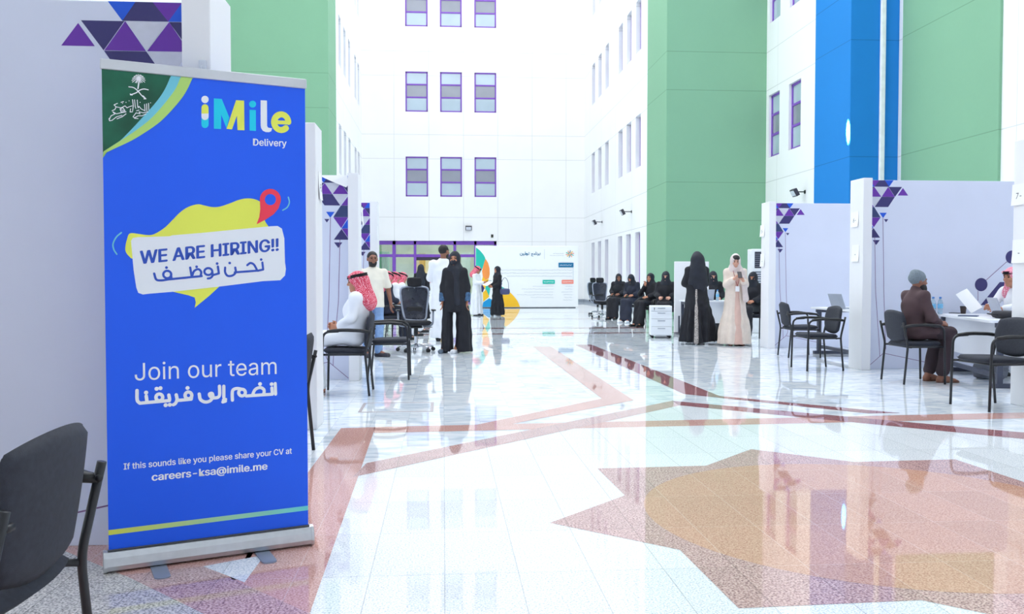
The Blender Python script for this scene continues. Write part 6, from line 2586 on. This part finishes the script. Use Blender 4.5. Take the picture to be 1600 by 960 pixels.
for n in 'RL':
    f.cap(J['hip' + n], J['hip' + n].lerp(J['knee' + n], 0.55), 0.097, 0.089, 0.03)
    w = J['wri' + n].lerp(J['elb' + n], 0.22)
    f.chain([J['sho' + n], J['elb' + n], w], [0.072, 0.064, 0.052], 0.04)
p.add('tunic', f, M_BROWN, 0.007, 3)
f = Field(0.010)
for n in 'RL':
    a = J['ank' + n].lerp(J['knee' + n], 0.12)
    f.chain([J['hip' + n], J['knee' + n], a], [0.090, 0.083, 0.080], 0.03)
p.add('trousers', f, mat('dark_brown_trouser_cotton', (60, 46, 52), 0.85, var=0.08, scale=12), 0.005, 5)
HM = p.HM
R3 = np.array(HM.to_3x3())
f = Field(0.007)
f.ell(hp(HM, 0, 0.024, 0.045), (0.093, 0.113, 0.098), R3)
f.cap(hp(HM, -0.03, 0.05, 0.10), hp(HM, 0.03, 0.05, 0.10), 0.045, 0.045, 0.04)
f.ell(hp(HM, 0, -0.115, -0.055), (0.11, 0.11, 0.085), R3, 0.015, 's')
f.ell(hp(HM, 0, 0.0, -0.135), (0.16, 0.17, 0.095), R3, 0.012, 's')
p.add('beanie', f, mat('grey_knit', (128, 140, 150), 0.9, var=0.15, scale=70, bump=0.6), 0.0015, 1, 2.5)
f = Field(0.006)
f.ell(hp(HM, 0, -0.030, -0.075), (0.070, 0.078, 0.075), R3, 0.01)
f.ell(hp(HM, 0, -0.055, -0.11), (0.05, 0.055, 0.05), R3, 0.03)
f.ell(hp(HM, 0, -0.085, 0.005), (0.062, 0.070, 0.050), R3, 0.01, 's')
f.ell(hp(HM, 0, 0.075, -0.05), (0.12, 0.07, 0.14), R3, 0.01, 's')
p.add('beard', f, HAIR, 0.001, 3, 3)
p.shoes(SHOE_B, True)

# ---- man with pink headcloth behind the laptop at the right edge
J = sit_joints(0.185, 0.30, 0.12, -0.26, 1.66)
J['elbR'], J['wriR'] = V3(-0.24, -0.20, 0.90), V3(-0.06, -0.42, 0.86)
J['elbL'], J['wriL'] = V3(0.24, -0.20, 0.88), V3(0.14, -0.42, 0.84)
p = Person((7.16, 10.62, 0), 188, 1.66, 'seated man in white robe and pink headcloth reading papers at the right edge', J, (0.1, 0.05, 0), (((0.35, -1, 0.1), (0.4, 0, 1), 0.4), ((-0.35, -1, 0.1), (-0.4, 0, 1), 0.4)), SKIN, vox=0.0065)
p.robe(W_CLOTH, 'thobe', sleeve=0.05, seed=4)
p.ghutra(GHUTRA_P, True, 0.26, 2)
p.shoes(SHOE_K)
chair(7.18, 10.62, 188, 'black armchair under the man in the pink headcloth at the right edge')
for k, (px_, py_, tl, ry) in enumerate(((1533, 478, 0.5, -0.35),)):
    q = at(px_, py_, 10.62 + 0.03 * k)
    bm = bmesh.new()
    N = 8
    rows = []
    for i in range(N + 1):
        a = i / N - 0.5
        rows.append([bm.verts.new((a * 0.21, s * 0.145, 0.02 * math.cos(a * 3) + dz)) for s in (-1, 1) for dz in ((0, 0.0015) if s < 0 else (0.0015, 0))])
    for i in range(N):
        for j in range(4):
            bm.faces.new((rows[i][j], rows[i][(j + 1) % 4], rows[i + 1][(j + 1) % 4], rows[i + 1][j]))
    bm.faces.new(rows[0])
    bm.faces.new(rows[-1])
    o = obj('paper_sheet', bm, M_PAPER)
    o.location = q + Vector((-0.17, -0.02, 0.06))
    o.rotation_euler = (1.0, ry, 0.35)
    tag(o, 'white paper sheet held up by the man in the pink headcloth', 'paper')
